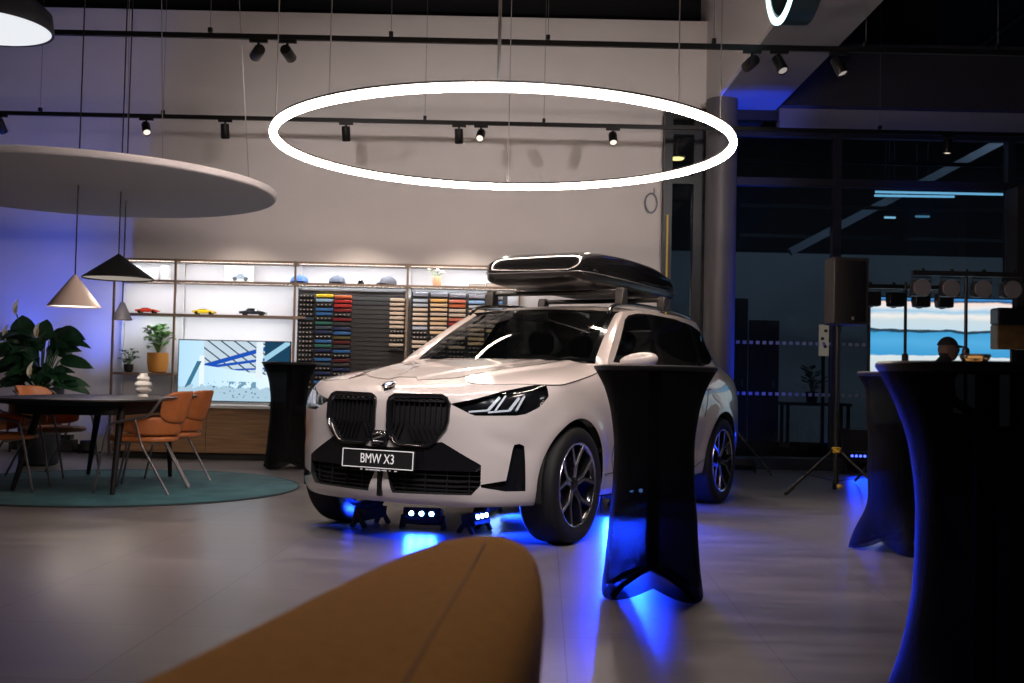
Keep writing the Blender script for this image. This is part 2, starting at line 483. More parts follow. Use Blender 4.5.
# roof
def roof_side(x): u = X(x); return wall_pos(u, zroof(x))
def roof(a, t):
    s = a * 2 - 1; b = abs(s)
    xe = x_atop + (x_dtop - x_atop) * t; xc = -1.215 + (-3.60 + 1.215) * t
    e = roof_side(xe); ye = e.y
    x = xe + (xc - xe) * (1 - b ** 2.2)
    zc = zrc(xc); z = e.z + (zc - e.z) * (1 - b ** 2.4)
    return Vector((x, ye * s, z))
MB().grid(roof, 33, 33).build('roof', paint, car, smooth=180)
MB().grid(lambda a, t: roof(.17 + .66 * a, .24 + .4 * t) + Vector((0, 0, .004)), 17, 17).build('roof_glass', gloss_black, car, smooth=180)
dl = [(u_dtop, zroof(x_dtop))] + [q for q in top_rear[1:]][::-1]
dlp = [wall_pos(*q) for q in dl]
def rear_win(a, t):
    k = t * (len(dlp) - 1); i = min(len(dlp) - 2, int(k)); e = dlp[i].lerp(dlp[i + 1], k - i)
    s = a * 2 - 1; cx = -3.60 - .2 * t; zc = 1.515 + (z_tail - 1.515) * t
    w = 1 - abs(s) ** 3
    return Vector((e.x + (cx - e.x) * w, e.y * s, e.z + (zc - e.z) * w))
MB().grid(rear_win, 17, 9).build('rear_window', privacy_glass, car, smooth=180)
m = MB(); rim_ = [wall_pos(u_dbot + (UMAX - u_dbot) * i / 12, z_tail) for i in range(13)]
ring_ = rim_ + [Vector((p.x, -p.y, p.z)) for p in rim_[-2:0:-1]]
k = m.pts(ring_); m.face(range(k, k + len(ring_))); m.build('tail_shelf', paint, car)
# side windows: black surround + panes
ins = shrink(dlo, .022)
def clip(poly, u0, u1):
    """keep the part of a polygon between two slanted lines u = u0(z), u = u1(z)"""
    def cut(P, f):
        o = []
        for i in range(len(P)):
            a, b = P[i - 1], P[i]; fa, fb = f(a), f(b)
            if (fa >= 0) != (fb >= 0):
                t = fa / (fa - fb); o.append((a[0] + (b[0] - a[0]) * t, a[1] + (b[1] - a[1]) * t))
            if fb >= 0: o.append(b)
        return o
    return cut(cut(poly, lambda q: q[0] - u0(q[1])), lambda q: u1(q[1]) - q[0])
panes_ = []
ub = lambda x0, s: (lambda z: X(x0) + (z - 1.15) * s)
for (a, b, g) in ((ub(-.5, 0), ub(-1.64, .42), car_glass), (ub(-1.74, .42), ub(-2.55, .3), privacy_glass), (ub(-2.62, .3), ub(-3.6, 0), privacy_glass)):
    pl = clip(ins, a, b)
    panes_.append(pl)
    for s in (1, -1):
        wall_patch('side_window', g, car, pl, off=-.002, step=.05, both=False, mirror=s)
wall_patch('window_trim', gloss_black, car, dlo, holes=panes_, off=-.002, step=.05)
# grille
def half_parts():
    for s in (1, -1): yield s
def skew_bar(m, a, b, w, off, s, h=.012):
    pa = wall_off(a[0], a[1], off); pb = wall_off(b[0], b[1], off)
    pa.y *= s; pb.y *= s
    nn = wall_nrm((a[0] + b[0]) / 2, (a[1] + b[1]) / 2); nn.y *= s
    m.bar(pa, pb, w, h, up=nn)
bar_black = pbr('grille_bar', (.008, .008, .009), rough=.35)
for s in (1, -1):
    g = wall_patch('kidney_grille', matt_black, car, kidney, off=-.04, step=.06, both=False, mirror=s, skirt=.004)
    m = MB(); o1 = resample(kidney, .02); n = len(o1)
    i1 = [Vector(q) for q in resample(shrink(kidney, .026), .02)]
    o0 = shrink(kidney, -.006); o2 = kidney; o3 = shrink(kidney, .012); o4 = shrink(kidney, .026)
    rings = []
    for P, off in ((o0, -.004), (o0, .012), (o2, .02), (o3, .02), (o4, .008), (o4, -.03)):
        ps = [wall_off(max(0, q[0]), q[1], off) for q in P]
        rings.append(m.pts([(p.x, p.y * s, p.z) for p in ps]))
    L = len(kidney)
    for a, b in zip(rings, rings[1:]):
        for i in range(L): m.face((a + i, a + (i + 1) % L, b + (i + 1) % L, b + i))
    m.build('grille_frame', gloss_black, g, smooth=50)
    m = MB()
    ik = shrink(kidney, .028)
    for k in range(11):
        u = Y(.06) + (Y(.44) - Y(.06)) * (k + .5) / 11
        # steep upper bars, splayed in the lower half
        zs = [.64 + .26 * j / 40 for j in range(41)]
        run = [(u + .0 if z > .74 else u + (.74 - z) * .45 * (1 if k > 2 else -1), z) for z in zs]
        run = [q for q in run if inpoly(q, ik)]
        if len(run) > 4:
            mid = [q for q in run if q[1] > .74]; low = [q for q in run if q[1] <= .74]
            for part in (mid, low):
                if len(part) > 2: skew_bar(m, part[0], part[-1], .006, -.022, s, .02)
    for z in (.885,):
        run = [(Y(.06) + .4 * j / 40, z) for j in range(41)]; run = [q for q in run if inpoly(q, ik)]
        skew_bar(m, run[0], run[len(run) // 2], .012, -.01, s, .012); skew_bar(m, run[len(run) // 2], run[-1], .012, -.01, s, .012)
    m.build('grille_bars', bar_black, g, smooth=30)
    m = MB()
    for k in range(8):
        u = Y(.10) + (Y(.40) - Y(.10)) * k / 7
        skew_bar(m, (u, .893), (u + .022, .893), .007, -.002, s, .006)
    m.build('grille_accent', chrome, g, smooth=30)
# silver badge at the foot of the grille frames
m = MB()
m.tube([(.836, -.038, .676), (.838, .02, .684), (.838, .036, .668), (.838, .0, .655), (.838, -.03, .645), (.838, -.03, .632), (.838, .045, .632)], .006, 8)
m.bar((.838, -.05, .618), (.838, .02, .618), .005, .005, up=(1, 0, 0))
bdg = m.build('grille_badge', rim_bright, car, smooth=60)
MB().prism([(-.05, .60), (.05, .60), (.062, .655), (.04, .70), (-.04, .70), (-.062, .655)], 1, lambda a, b, t: (.80 + .028 * t, a, b)).build('badge_plate', gloss_black, bdg, bevel=.006)
# intake
for s in (1, -1):
    it = wall_patch('air_intake', matt_black, car, intake, off=-.05, step=.08, both=False, mirror=s, skirt=.0)
    up_ = [(0., .598), (Y(.12), .60), (Y(.405), .643), (Y(.635), .515), (Y(.635), .475), (Y(.3), .47), (0., .475)]
    wall_patch('intake_cover', gloss_black, it, up_, off=-.002, step=.05, both=False, mirror=s, skirt=-.05)
    m = MB()
    lowp = [(Y(.63), .47), (Y(.63), .395), (Y(.58), .338), (Y(.09), .33), (Y(.05), .47)]
    for z in (.355, .385, .415, .445):
        run = [(.68 * j / 60, z) for j in range(61)]; run = [q for q in run if inpoly(q, lowp)]
        for k in range(4):
            a, b = run[len(run) * k // 4], run[min(len(run) - 1, len(run) * (k + 1) // 4)]
            skew_bar(m, a, b, .006, -.03, s, .012)
    for k in range(4):
        u = Y(.16) + k * .14
        skew_bar(m, (u, .335), (u, .47), .006, -.025, s, .012)
    m.build('intake_bars', bar_black, it, smooth=30)
m = MB().bar((.80, 0, .30), (.80, 0, .475), .036, .02, up=(1, 0, 0)); m.build('intake_divider', gloss_black, car, bevel=.004)
# side vents
for s in (1, -1):
    sv = wall_patch('side_vent', gloss_black, car, vent, off=-.025, step=.06, both=False, mirror=s, skirt=.001)
# headlights
for s in (1, -1):
    hl = wall_patch('headlight', gloss_black, car, lampo, off=-.045, step=.05, both=False, mirror=s, skirt=.0)
    m = MB()
    for du in (0, .13):
        a = (Y(.665) + du, .838); b = (Y(.725) + du, .918); c = (Y(.56) + du * .9, .826)
        for w_, o_ in ((.016, -.012), ):
            skew_bar(m, a, b, w_, o_, s, .02); skew_bar(m, c, a, .011, o_, s, .02)
            skew_bar(m, (a[0] + .045, a[1]), (b[0] + .04, b[1] + .01), .011, o_, s, .02)
    m.build('light_guide', led_grey, hl, smooth=30)
    wall_patch('headlight_glass', lamp_glass, hl, lampo, off=.001, step=.05, both=False, mirror=s)
# number plate
pl = MB().box((0, 0, 0), (.018, .53, .115)).build('number_plate', matt_black, car, bevel=.004); pl.location = (.842, .012, .526); pl.rotation_euler = (0, radians(-3), 0)
m = MB()
for c, sz in (((.01, 0, .053), (.004, .522, .005)), ((.01, 0, -.053), (.004, .522, .005)), ((.01, .259, 0), (.004, .005, .108)), ((.01, -.259, 0), (.004, .005, .108))): m.box(c, sz)
m.build('plate_border', white_paint, pl)
def text_mesh(name, body, size, mat_, parent, M, extrude=.001, sx=1., align='CENTER'):
    cu = bpy.data.curves.new(name, 'FONT'); cu.body = body; cu.size = size; cu.align_x = align; cu.align_y = 'CENTER'; cu.extrude = extrude
    o = bpy.data.objects.new(name, cu); C.objects.link(o)
    dg = bpy.context.evaluated_depsgraph_get(); me = bpy.data.meshes.new_from_object(o.evaluated_get(dg))
    bpy.data.objects.remove(o); bpy.data.curves.remove(cu)
    me.transform(M @ Matrix.Diagonal((sx, 1, 1, 1)))
    me.materials.clear(); me.materials.append(mat_)
    o = bpy.data.objects.new(name, me); C.objects.link(o); o.parent = parent
    return o
# text stands in the plane x = const, reading along +y when seen from the front
MT = Matrix(((0, 0, 1, .011), (1, 0, 0, 0), (0, 1, 0, -.001), (0, 0, 0, 1)))
text_mesh('plate_lettering', 'BMW X3', .082, white_paint, pl, MT, sx=.80)
m = MB()
for i, w in enumerate((.012, .02, .05, .03, .035, .01, .018)):
    m.box((.0, -.12 + i * .042, -.066), (.006, w, .007))
m.build('dealer_line', white_paint, pl)
# roundel
rd = MB().lathe([(.043, -.004), (.043, .004), (.038, .007), (0.001, .008)], 28).build('roundel', gloss_black, car)
rd.location = (.735, 0, hood_z(.735, 0) + .005); rd.rotation_euler = (0, radians(27), 0)
MB().lathe([(.0435, .003), (.0435, .0065), (.040, .0075), (.040, .003)], 28).build('roundel_rim', chrome, rd)
for nm, ma, qs in (('roundel_white_quarter', white_paint, (0, 2)), ('roundel_blue_quarter', blue_enamel, (1, 3))):
    m = MB()
    for q in qs:
        ps = [(0, 0, .0088)] + [(.025 * cos(radians(90 * q + 90 * i / 8)), .025 * sin(radians(90 * q + 90 * i / 8)), .0088) for i in range(9)]
        k = m.pts(ps); m.face(range(k, k + len(ps)))
    m.build(nm, ma, rd)
# shut lines
m = MB()
def seam(pts, r=.0028, off=.0005):
    for s in (1, -1):
        ps = [wall_off(q[0], q[1], off) for q in resample(pts, .05, closed=False)]
        m.tube([(p.x, p.y * s, p.z) for p in ps], r, 5)
seam([(u, z - .002) for u, z in hood_edge[:-1] if u > u_of_x(.40)], .0026)
seam([(X(-.62), 1.10), (X(-.58), .9), (X(-.60), .5), (X(-.66), .34)])
seam([(X(-.66), .34), (X(-2.3), .345), (X(-2.44), .40)])
seam([(X(-1.68), 1.15), (X(-1.68), .7), (X(-1.64), .34)])
seam([(X(-2.60), 1.15), (X(-2.50), .95), (X(-2.40), .75)])
seam([(X(-.46), .40), (X(-.66), .405)])
m.build('shut_lines', matt_black, car)
for xx in (-1.45, -2.4):
    for s in (1, -1):
        p = wall_pos(X(xx), .97)
        MB().tube([(xx + .11, (p.y + .004) * s, .972), (xx + .09, (p.y + .03) * s, .975), (xx - .09, (p.y + .03) * s, .98), (xx - .11, (p.y + .004) * s, .98)], .011, 8).build('door_handle', paint, car)
# mirrors
for s in (1, -1):
    m = MB()
    def mir(a, t):
        th = 2 * pi * a; ph = pi * t - pi / 2
        x = cos(ph) * cos(th); y = sin(ph); z = cos(ph) * sin(th)
        if s > 0:
            sx = .10 if x > 0 else .045
            return Vector((-.745 + x * sx * (1 - .2 * y), 1.04 + y * .137, 1.172 + z * (.056 if z > 0 else .06) * (1 + .12 * y) + y * .012))
        return Vector((-1.16 - y * .135 + abs(x) * 0, (.945 + x * .055 * (1 if x > 0 else .6)) * s, 1.178 + z * (.072 if z > 0 else .062) * (1 - .15 * y) + y * .004))
    dm = m.grid(mir, 28, 18, wrapu=True).build('door_mirror', paint, car, smooth=180)
    MB().grid(lambda a, t: Vector((-.792, (1.035 + .11 * (2 * t - 1)) * s, 1.172 + .05 * (2 * a - 1) * sqrt(max(0.05, 1 - (2 * t - 1) ** 2 * .6)))) if s > 0 else Vector((-1.16 + .11 * (2 * t - 1), .911 * s, 1.178 + .05 * (2 * a - 1) * sqrt(max(0.05, 1 - (2 * t - 1) ** 2 * .6)))), 9, 9).build('mirror_glass', chrome, dm)
    MB().bar((-.80 if s > 0 else -1.02, .85 * s, 1.10), (-.77 if s > 0 else -1.04, .96 * s, 1.145), .05, .03).build('mirror_foot', gloss_black, dm, bevel=.006)
# roof rails
for s in (1, -1):
    ps = [roof_side(x) for x in (-1.2, -1.3, -1.5, -1.8, -2.2, -2.6, -3.0, -3.2, -3.35)]
    ps = [Vector((p.x, (p.y - .075) * s, p.z + (.046 if 0 < i < 8 else .016))) for i, p in enumerate(ps)]
    MB().tube(catmull(ps, 5), .016, 8).build('roof_rail', gloss_black, car, smooth=180)
# wheel houses, underbody, cabin
m = MB()
for xc in (0, X_REAR):
    for s in (1, -1):
        m.grid(lambda a, t: Vector((xc + (ARCH_R - .006) * cos(pi * (1.12 * a - .06)), s * (.905 - .34 * t), ARCH_Z + (ARCH_R - .006) * sin(pi * (1.12 * a - .06)))), 25, 3)
        m.grid(lambda a, t: Vector((xc + ARCH_R * (2 * a - 1), s * .565, .24 + .55 * t)), 3, 3)
m.build('wheel_house', matt_black, car)
m = MB().box((-1.44, 0, .27), (2.0, 1.68, .06)).box((.45, 0, .315), (.26, .96, .05)).box((-1.44, 0, .30), (4.2, 1.06, .08)).box((-3.5, 0, .36), (.5, 1.3, .06))
m.build('underbody', matt_black, car)
cab = MB()
cab.box((-1.9, 0, .5), (2.9, 1.5, .05))
cab.build('cabin_floor', matt_black, car)
m = MB().grid(lambda a, t: Vector((-.50 - .42 * t, (2 * a - 1) * .70, 1.10 + .0 * t - .06 * t * t + .015 * sin(pi * t))), 9, 7)
m.box((-.88, 0, .9), (.12, 1.36, .28)); m.build('dashboard', leather_dark, car)
m = MB(); th = [2 * pi * i / 28 for i in range(28)]
cw = Vector((-1.12, .36, 1.02)); ax1 = Vector((0, 1, 0)); ax2 = Vector((.38, 0, .92))
m.tube([cw + ax1 * .185 * cos(t) + ax2 * .185 * sin(t) for t in th], .014, 8, closed=True)
m.bar(cw - ax1 * .18, cw + ax1 * .18, .03, .02); m.bar(cw, cw - ax2 * .18, .03, .02)
m.build('steering_wheel', leather_dark, car, smooth=60)
for yy, xx in ((.37, -1.75), (-.37, -1.75), (.4, -2.6), (-.4, -2.6)):
    st = MB().grid(lambda a, t: Vector((xx - .02 - .20 * t + .06 * cos(2 * pi * a) , yy + (.25 - .05 * t * t) * sin(2 * pi * a) , .62 + .62 * t)), 16, 6, wrapu=True)
    st.box((xx + .22, yy, .6), (.5, .5, .16)); se = st.build('front_seat' if xx > -2 else 'rear_seat', leather_dark, car, smooth=60)
    MB().lathe([(.02, -.10), (.085, -.09), (.115, -.02), (.115, .05), (.08, .10), (.02, .11)], 16, c=(0, 0, 0), fn=lambda t, z: .55 + .45 * abs(sin(t)) ** .8).build('headrest', leather_dark, se, smooth=180, loc=(xx - .25, yy, 1.33))
MB().box((-1.20, 0, 1.50), (.04, .21, .06)).build('rear_view_mirror', gloss_black, car, bevel=.01)
# tail lamps
for s in (1, -1):
    pl_ = [(X(-3.62), .90), (X(-3.66), .97), (UMAX - .35, .99), (UMAX - .3, .90), (UMAX - .45, .85)]
    wall_patch('tail_lamp', pbr('tail_lamp_red', (.12, .004, .004), rough=.15, coat=.5), car, pl_, off=.004, step=.05, both=False, mirror=s)

# ---- wheels: axle along local y, outer face at +y
def make_wheel():
    root = MB()
    prof = [(.262, .11), (.268, .118), (.285, .125), (.33, .126), (.352, .119), (.363, .104), (.367, .085), (.368, .0), (.367, -.085), (.363, -.104), (.352, -.119), (.33, -.126), (.285, -.125), (.262, -.11)]
    w = root.lathe(prof, 56, axis='y', cap0=False, cap1=False)
    for k, yy in enumerate((-.06, -.02, .02, .06)):
        pass
    t = w.build('wheel', tyre_rubber, None, smooth=50)
    g = MB()
    for yy in (-.058, -.02, .02, .058):
        g.lathe([(.3685, yy - .005), (.3688, yy), (.3685, yy + .005)], 56, axis='y', cap0=False, cap1=False)
    g.build('tread_groove', matt_black, t)
    r = MB().lathe([(.225, -.11), (.24, -.05), (.245, .06), (.252, .10), (.266, .112), (.268, .118), (.262, .120), (.252, .112)], 56, axis='y', cap0=False, cap1=False)
    rim = r.build('rim', gloss_black, t, smooth=60)
    MB().lathe([(.270, .117), (.268, .1225), (.258, .1215), (.254, .115)], 56, axis='y', cap0=False, cap1=False).build('rim_lip', rim_bright, t, smooth=60)
    sp = MB(); fc = MB()
    def pt(r_, a, y): return (r_ * cos(a), y, r_ * sin(a))
    for k in range(5):
        a = 2 * pi * k / 5 + pi / 2
        for sgn in (1, -1):
            path = [(.05, a + sgn * .22), (.125, a + sgn * .10), (.165, a + sgn * .20), (.256, a + sgn * .33)]
            for q in (path,):
                for (r0, a0), (r1, a1) in zip(q, q[1:]):
                    y0 = .075 + .03 * (r0 / .25); y1 = .075 + .03 * (r1 / .25)
                    sp.bar(pt(r0, a0, y0 - .012), pt(r1, a1, y1 - .012), .030, .045, up=(0, 1, 0))
                    fc.bar(pt(r0, a0, y0 + .012), pt(r1, a1, y1 + .012), .015, .006, up=(0, 1, 0))
    sp.build('spokes', gloss_black, t); fc.build('spoke_facing', rim_bright, t)
    MB().lathe([(.055, .05), (.055, .088), (.034, .098), (.034, .103), (.001, .104)], 24, axis='y', cap0=False).build('hub_cap', gloss_black, t, smooth=40)
    MB().lathe([(.165, .0), (.165, .022)], 32, axis='y').build('brake_disc', rim_bright, t, smooth=40)
    return t
w0 = make_wheel()
spots = ((0, .828, 1), (0, -.828, -1), (X_REAR, .828, 1), (X_REAR, -.828, -1))
for i, (xx, yy, s) in enumerate(spots):
    w = w0 if i == 0 else copy_tree(w0)
    w.parent = car; w.location = (xx, yy, .368); w.rotation_euler = (0, .35 * i, 0 if s > 0 else pi)
    cal = MB().grid(lambda a, t: Vector((xx + (.125 + .06 * t) * cos(-.5 + 1.0 * a), yy + s * (.03 + 0 * t), .368 + (.125 + .06 * t) * sin(-.5 + 1.0 * a))), 9, 3)
    cal.tube([(xx + .15 * cos(b), yy + s * .035, .368 + .15 * sin(b)) for b in (-.5, -.25, 0, .25, .5)], .03, 8)
    cal.build('brake_caliper', red_paint, car)
# ================================================================== THE SHOWROOM
YW = 13.8          # back wall
YG = 13.6          # glass front
def floor_material():
    m, nt, out = new_mat('floor_tiles')
    b = nt.nodes.new('ShaderNodeBsdfPrincipled'); nt.links.new(b.outputs[0], out.inputs[0])
    tc = nt.nodes.new('ShaderNodeTexCoord'); mp = nt.nodes.new('ShaderNodeMapping')
    mp.inputs['Rotation'].default_value = (0, 0, .03); mp.inputs['Location'].default_value = (-.10, .37, 0)
    nt.links.new(tc.outputs['Object'], mp.inputs[0])
    br = nt.nodes.new('ShaderNodeTexBrick'); br.offset = 0; br.squash = 1
    br.inputs['Scale'].default_value = 1; br.inputs['Brick Width'].default_value = .8; br.inputs['Row Height'].default_value = .8
    br.inputs['Mortar Size'].default_value = .0028; br.inputs['Mortar Smooth'].default_value = .1
    br.inputs['Color1'].default_value = (.128, .118, .119, 1); br.inputs['Color2'].default_value = (.142, .132, .132, 1); br.inputs['Mortar'].default_value = (.05, .046, .048, 1)
    nt.links.new(mp.outputs[0], br.inputs['Vector'])
    mp2 = nt.nodes.new('ShaderNodeMapping'); mp2.inputs['Scale'].default_value = (.5, 2.2, 1); nt.links.new(mp.outputs[0], mp2.inputs[0])
    n = nt.nodes.new('ShaderNodeTexNoise'); n.inputs['Scale'].default_value = 2.2; n.inputs['Detail'].default_value = 8; n.inputs['Roughness'].default_value = .62
    nt.links.new(mp2.outputs[0], n.inputs['Vector'])
    mx = nt.nodes.new('ShaderNodeMixRGB'); mx.blend_type = 'MULTIPLY'; mx.inputs[0].default_value = .85
    rp = nt.nodes.new('ShaderNodeValToRGB'); rp.color_ramp.elements[0].position = .3; rp.color_ramp.elements[1].position = .72
    rp.color_ramp.elements[0].color = (.62, .62, .64, 1); rp.color_ramp.elements[1].color = (1.25, 1.22, 1.18, 1)
    nt.links.new(n.outputs['Fac'], rp.inputs[0]); nt.links.new(br.outputs['Color'], mx.inputs[1]); nt.links.new(rp.outputs[0], mx.inputs[2])
    nt.links.new(mx.outputs[0], b.inputs['Base Color'])
    rr = nt.nodes.new('ShaderNodeMapRange'); rr.inputs['To Min'].default_value = .22; rr.inputs['To Max'].default_value = .42
    nt.links.new(n.outputs['Fac'], rr.inputs[0]); nt.links.new(rr.outputs[0], b.inputs['Roughness'])
    return m
wall_paint = pbr('wall_paint', (.80, .765, .76), rough=.85, noise=.03, nscale=1.5)
dark_ceiling = pbr('dark_ceiling', (.012, .013, .016), rough=.9)
dark_steel = pbr('dark_steel', (.02, .022, .026), rough=.5)
hall_paint = pbr('hall_wall_paint', (.30, .33, .36), rough=.9, noise=.05, nscale=.8)
hall_floor = pbr('hall_floor', (.06, .065, .07), rough=.6, noise=.3, nscale=3)
black_metal = pbr('black_metal', (.012, .012, .013), rough=.45)
grey_metal = pbr('grey_metal', (.12, .12, .125), rough=.4, metal=.6)
black_plastic = pbr('black_plastic', (.015, .015, .016), rough=.55, bump=.1, bscale=300)
cable_black = pbr('cable_black', (.01, .01, .01), rough=.6)
cable_steel = pbr('cable_steel', (.5, .5, .5), rough=.4, metal=.8)

fl = MB().box((0, 7, -.05), (24, 27, .1)).build('floor', floor_material()); fl.location = (0, 0, 0); struct(fl)
xe = at(661, 255, YW).x; xl = at(706, 113, YW).x; zl = at(706, 113, YW).z; zt = at(500, 17, YW).z
m = MB(); m.box(((-11 + xe) / 2, YW + .1, zt / 2), (xe + 11, .2, zt)); m.box(((xe + xl) / 2, YW + .1, (zl + zt) / 2), (xl - xe, .2, zt - zl))
struct(m.build('wall_back', wall_paint))
struct(MB().box((-11.1, 7, 3.6), (.2, 27, 7.2)).build('wall_left', wall_paint))
struct(MB().box((0, -6.6, 3.6), (24, .2, 7.2)).build('wall_front', pbr('front_wall_grey', (.10, .10, .11), rough=.8)))
struct(MB().box((0, 7.5, 7.3), (26, 28, .2)).build('ceiling', dark_ceiling))
struct(MB().box((-3, YW + .55, 6.2), (17, .1, 2.2)).build('wall_upper', dark_ceiling))
# roof joists under the dark deck
for i, xx in enumerate((-8.2, -5.6, -3.0, -.4, 2.2, 4.8, 7.4)):
    m = MB().box((xx, 7, 7.05), (.12, 26, .06)).box((xx, 7, 6.55), (.09, 26, .05))
    for k in range(20):
        y0 = -5 + k * 1.25; m.bar((xx, y0, 6.57), (xx, y0 + .62, 7.03), .04); m.bar((xx, y0 + .62, 7.03), (xx, y0 + 1.25, 6.57), .04)
    struct(m.build('beam_joist', dark_steel))
# the boxed beam running towards the viewer
xb1 = at(783, 102, 13.16).x
struct(MB().box(((xl + xb1) / 2 + .02, 6.9, zl - .006), (xb1 - xl - .04, 15, .012)).build('ceiling_soffit', pbr('soffit_shade', (.20, .20, .22), rough=.8)))  # separate darker board: the shade under the beam put into its colour
struct(MB().box(((xl + xb1) / 2, 6.9, (zl + 7.2) / 2), (xb1 - xl, 15, 7.2 - zl)).build('beam_box', pbr('beam_paint', (.72, .70, .71), rough=.85)))
struct(MB().box((6.9, YG - .05, (4.46 + 5.25) / 2), (12 - xb1 - 1.5, .3, .79)).build('beam_lintel', pbr('lintel_grey', (.035, .037, .045), rough=.8)))
struct(MB().box((6.9, YG - .0, 4.33), (12 - xb1 - 1.5, .22, .24)).build('trim_1', pbr('lintel_band', (.20, .21, .25), rough=.8)))
# round column by the glass front
cx = at(720, 250, 13.1)
struct(MB().lathe([(.185, 0), (.185, zl - .013)], 40, c=(cx.x, 13.1, 0)).build('column_round', pbr('column_paint', (.10, .097, .11), rough=.5)))
# glass front: frame, panes and two rows of square markers
x0g, x1g = xe, 11
frame_m = pbr('window_frame_metal', (.03, .033, .04), rough=.4, metal=.3)
xm1 = at(835, 300, YG).x; xm0 = at(699, 300, YG).x
mull = [x0g + .04, xm0, xm1, xm1 + (xm1 - xm0) * 1.28, xm1 + (xm1 - xm0) * 2.3]
m = MB()
for i, xx in enumerate(mull): m.box((xx, YG, 2.2), (.1 if i != 1 else .2, .14, 4.4))
zt1 = at(800, 183, YG).z; zt2 = at(800, 135, YG).z
for z, h in ((zt1, .10), (zt2, .07), (4.37, .12)): m.box(((x0g + x1g) / 2, YG, z), (x1g - x0g, .12, h))
m.box(((x0g + x1g) / 2, YG - .1, .07), (x1g - x0g, .3, .14))
win = struct(m.build('window_1', frame_m))
facade_glass = glassy('facade_glass', (.75, .8, .84), .12, body=(.01, .012, .015))
for a, b in zip(mull, mull[1:] + [x1g]):
    MB().box(((a + b) / 2, YG + .02, 2.2), (b - a - .06, .012, 4.3)).build('pane', facade_glass, win)
m = MB()
zd1, zd2 = at(780, 343, YG).z, at(780, 394, YG).z
for zz in (zd1, zd2):
    xx = x0g + .45
    while xx < 8.0:
        m.box((xx, YG - .005, zz), (.045, .004, .04)); xx += .082
m.build('safety_marker_pattern', pbr('marker_white', (.22, .24, .26), rough=.8), win)
# warm reflection on the edge of the wall end, painted as a yellow strip
struct(MB().box((xe + .035, YG - .07, 2.45), (.022, .02, 1.3)).build('trim_2', pbr('warm_edge_reflection', (.75, .55, .06), rough=.5)))

# hall beyond the glass
YH = 20.
zh = at(780, 253, YH).z
struct(MB().box((6.5, YH + .1, zh / 2), (15, .2, zh)).build('wall_hall', hall_paint))
struct(MB().box((6.5, YH + .3, 5.2), (15, .1, 4)).build('wall_hall_upper', dark_ceiling))
struct(MB().box((6.5, (YH + YG) / 2 + .2, -.03), (15, YH - YG, .06)).build('floor_hall', hall_floor))
struct(MB().box((6.5, 17.2, 6.6), (15, 7, .1)).build('ceiling_hall', dark_ceiling))
struct(MB().box((14, 17, 3), (.2, 7, 6)).build('wall_hall_side', dark_ceiling))
dd = pbr('dark_door', (.012, .013, .016), rough=.5)
for n, (a, b, y) in enumerate(((722, 748, 298), (749, 779, 320))):
    p, q = at(a, y, YH - .02), at(b, y, YH - .02)
    d = MB().box(((p.x + q.x) / 2, YH - .02, p.z / 2), (q.x - p.x, .06, p.z)).build('door_%d' % (n + 1), dd); struct(d)
    MB().box((q.x - .1, YH - .08, 1.05), (.03, .06, .14)).build('handle', grey_metal, d)
# braces and rails up in the hall roof
p, q = at(790, 252, 17.6), at(1000, 142, 17.6)
struct(MB().bar(p, q, .12, .12).build('beam_brace', pbr('brace_steel', (.22, .25, .30), rough=.6)))
for k, (y, Yd) in enumerate(((205, 17), (160, 15.5), (235, 18.5))):
    p = at(740, y, Yd); q = at(1024, y + 6, Yd)
    struct(MB().bar(p, (q.x + 3, Yd, p.z), .05, .05).build('beam_rail', dark_steel))
def hall_tube(px0, px1, py, Yd, label, col, st, n=1):
    p = at(px0, py, Yd); q = at(px1, py + (px1 - px0) * .02, Yd); L = (q - p).length
    t = thing('tube_light', label, 'ceiling light', p)
    d = (q - p)
    MB().bar((0, 0, .03), d + Vector((0, 0, .03)), .09, .04).build('housing', dark_steel, t)
    for k in range(n):
        MB().bar((0, -.02 + .04 * k, -.01 - .05 * k), d * (1 - .45 * k) + Vector((0, -.02, -.01 - .05 * k)), .035, .03).build('diffuser', emis('tube_glow_%d_%d' % (px0, k), col, st), t)
    for f in (.1, .9): MB().tube([d * f + Vector((0, 0, .05)), d * f + Vector((0, 0, 6.5 - p.z))], .006, 5).build('hanger', dark_steel, t)
    return t
hall_tube(875, 1018, 191.5, 17, 'long cyan white tube light hanging in the hall beyond the glass', (.25, .65, .95), 1.3, 2)
hall_tube(884, 895, 217, 18.2, 'short tube light beyond the glass, brighter of the two under the long tube', (.35, .72, .95), 1.2)
hall_tube(915, 929, 216, 18.2, 'short tube light beyond the glass, fainter of the two under the long tube', (.15, .45, .65), .7)
# small warm lamp seen high up beyond the glass
p = at(677, 158, 15.2)
t = thing('ceiling_lamp', 'small warm yellow lamp high up behind the wall end', 'ceiling light', p)
MB().lathe([(.12, .03), (.12, .0)], 20).build('lamp_body', black_metal, t); MB().lathe([(.1, -.002), (.09, -.02), (.01, -.03)], 20).build('diffuser', emis('warm_lamp_glow', (1, .72, .25), 3.5), t)
MB().tube([(0, 0, .03), (0, 0, 6.5 - p.z)], .008, 5).build('stem', black_metal, t)
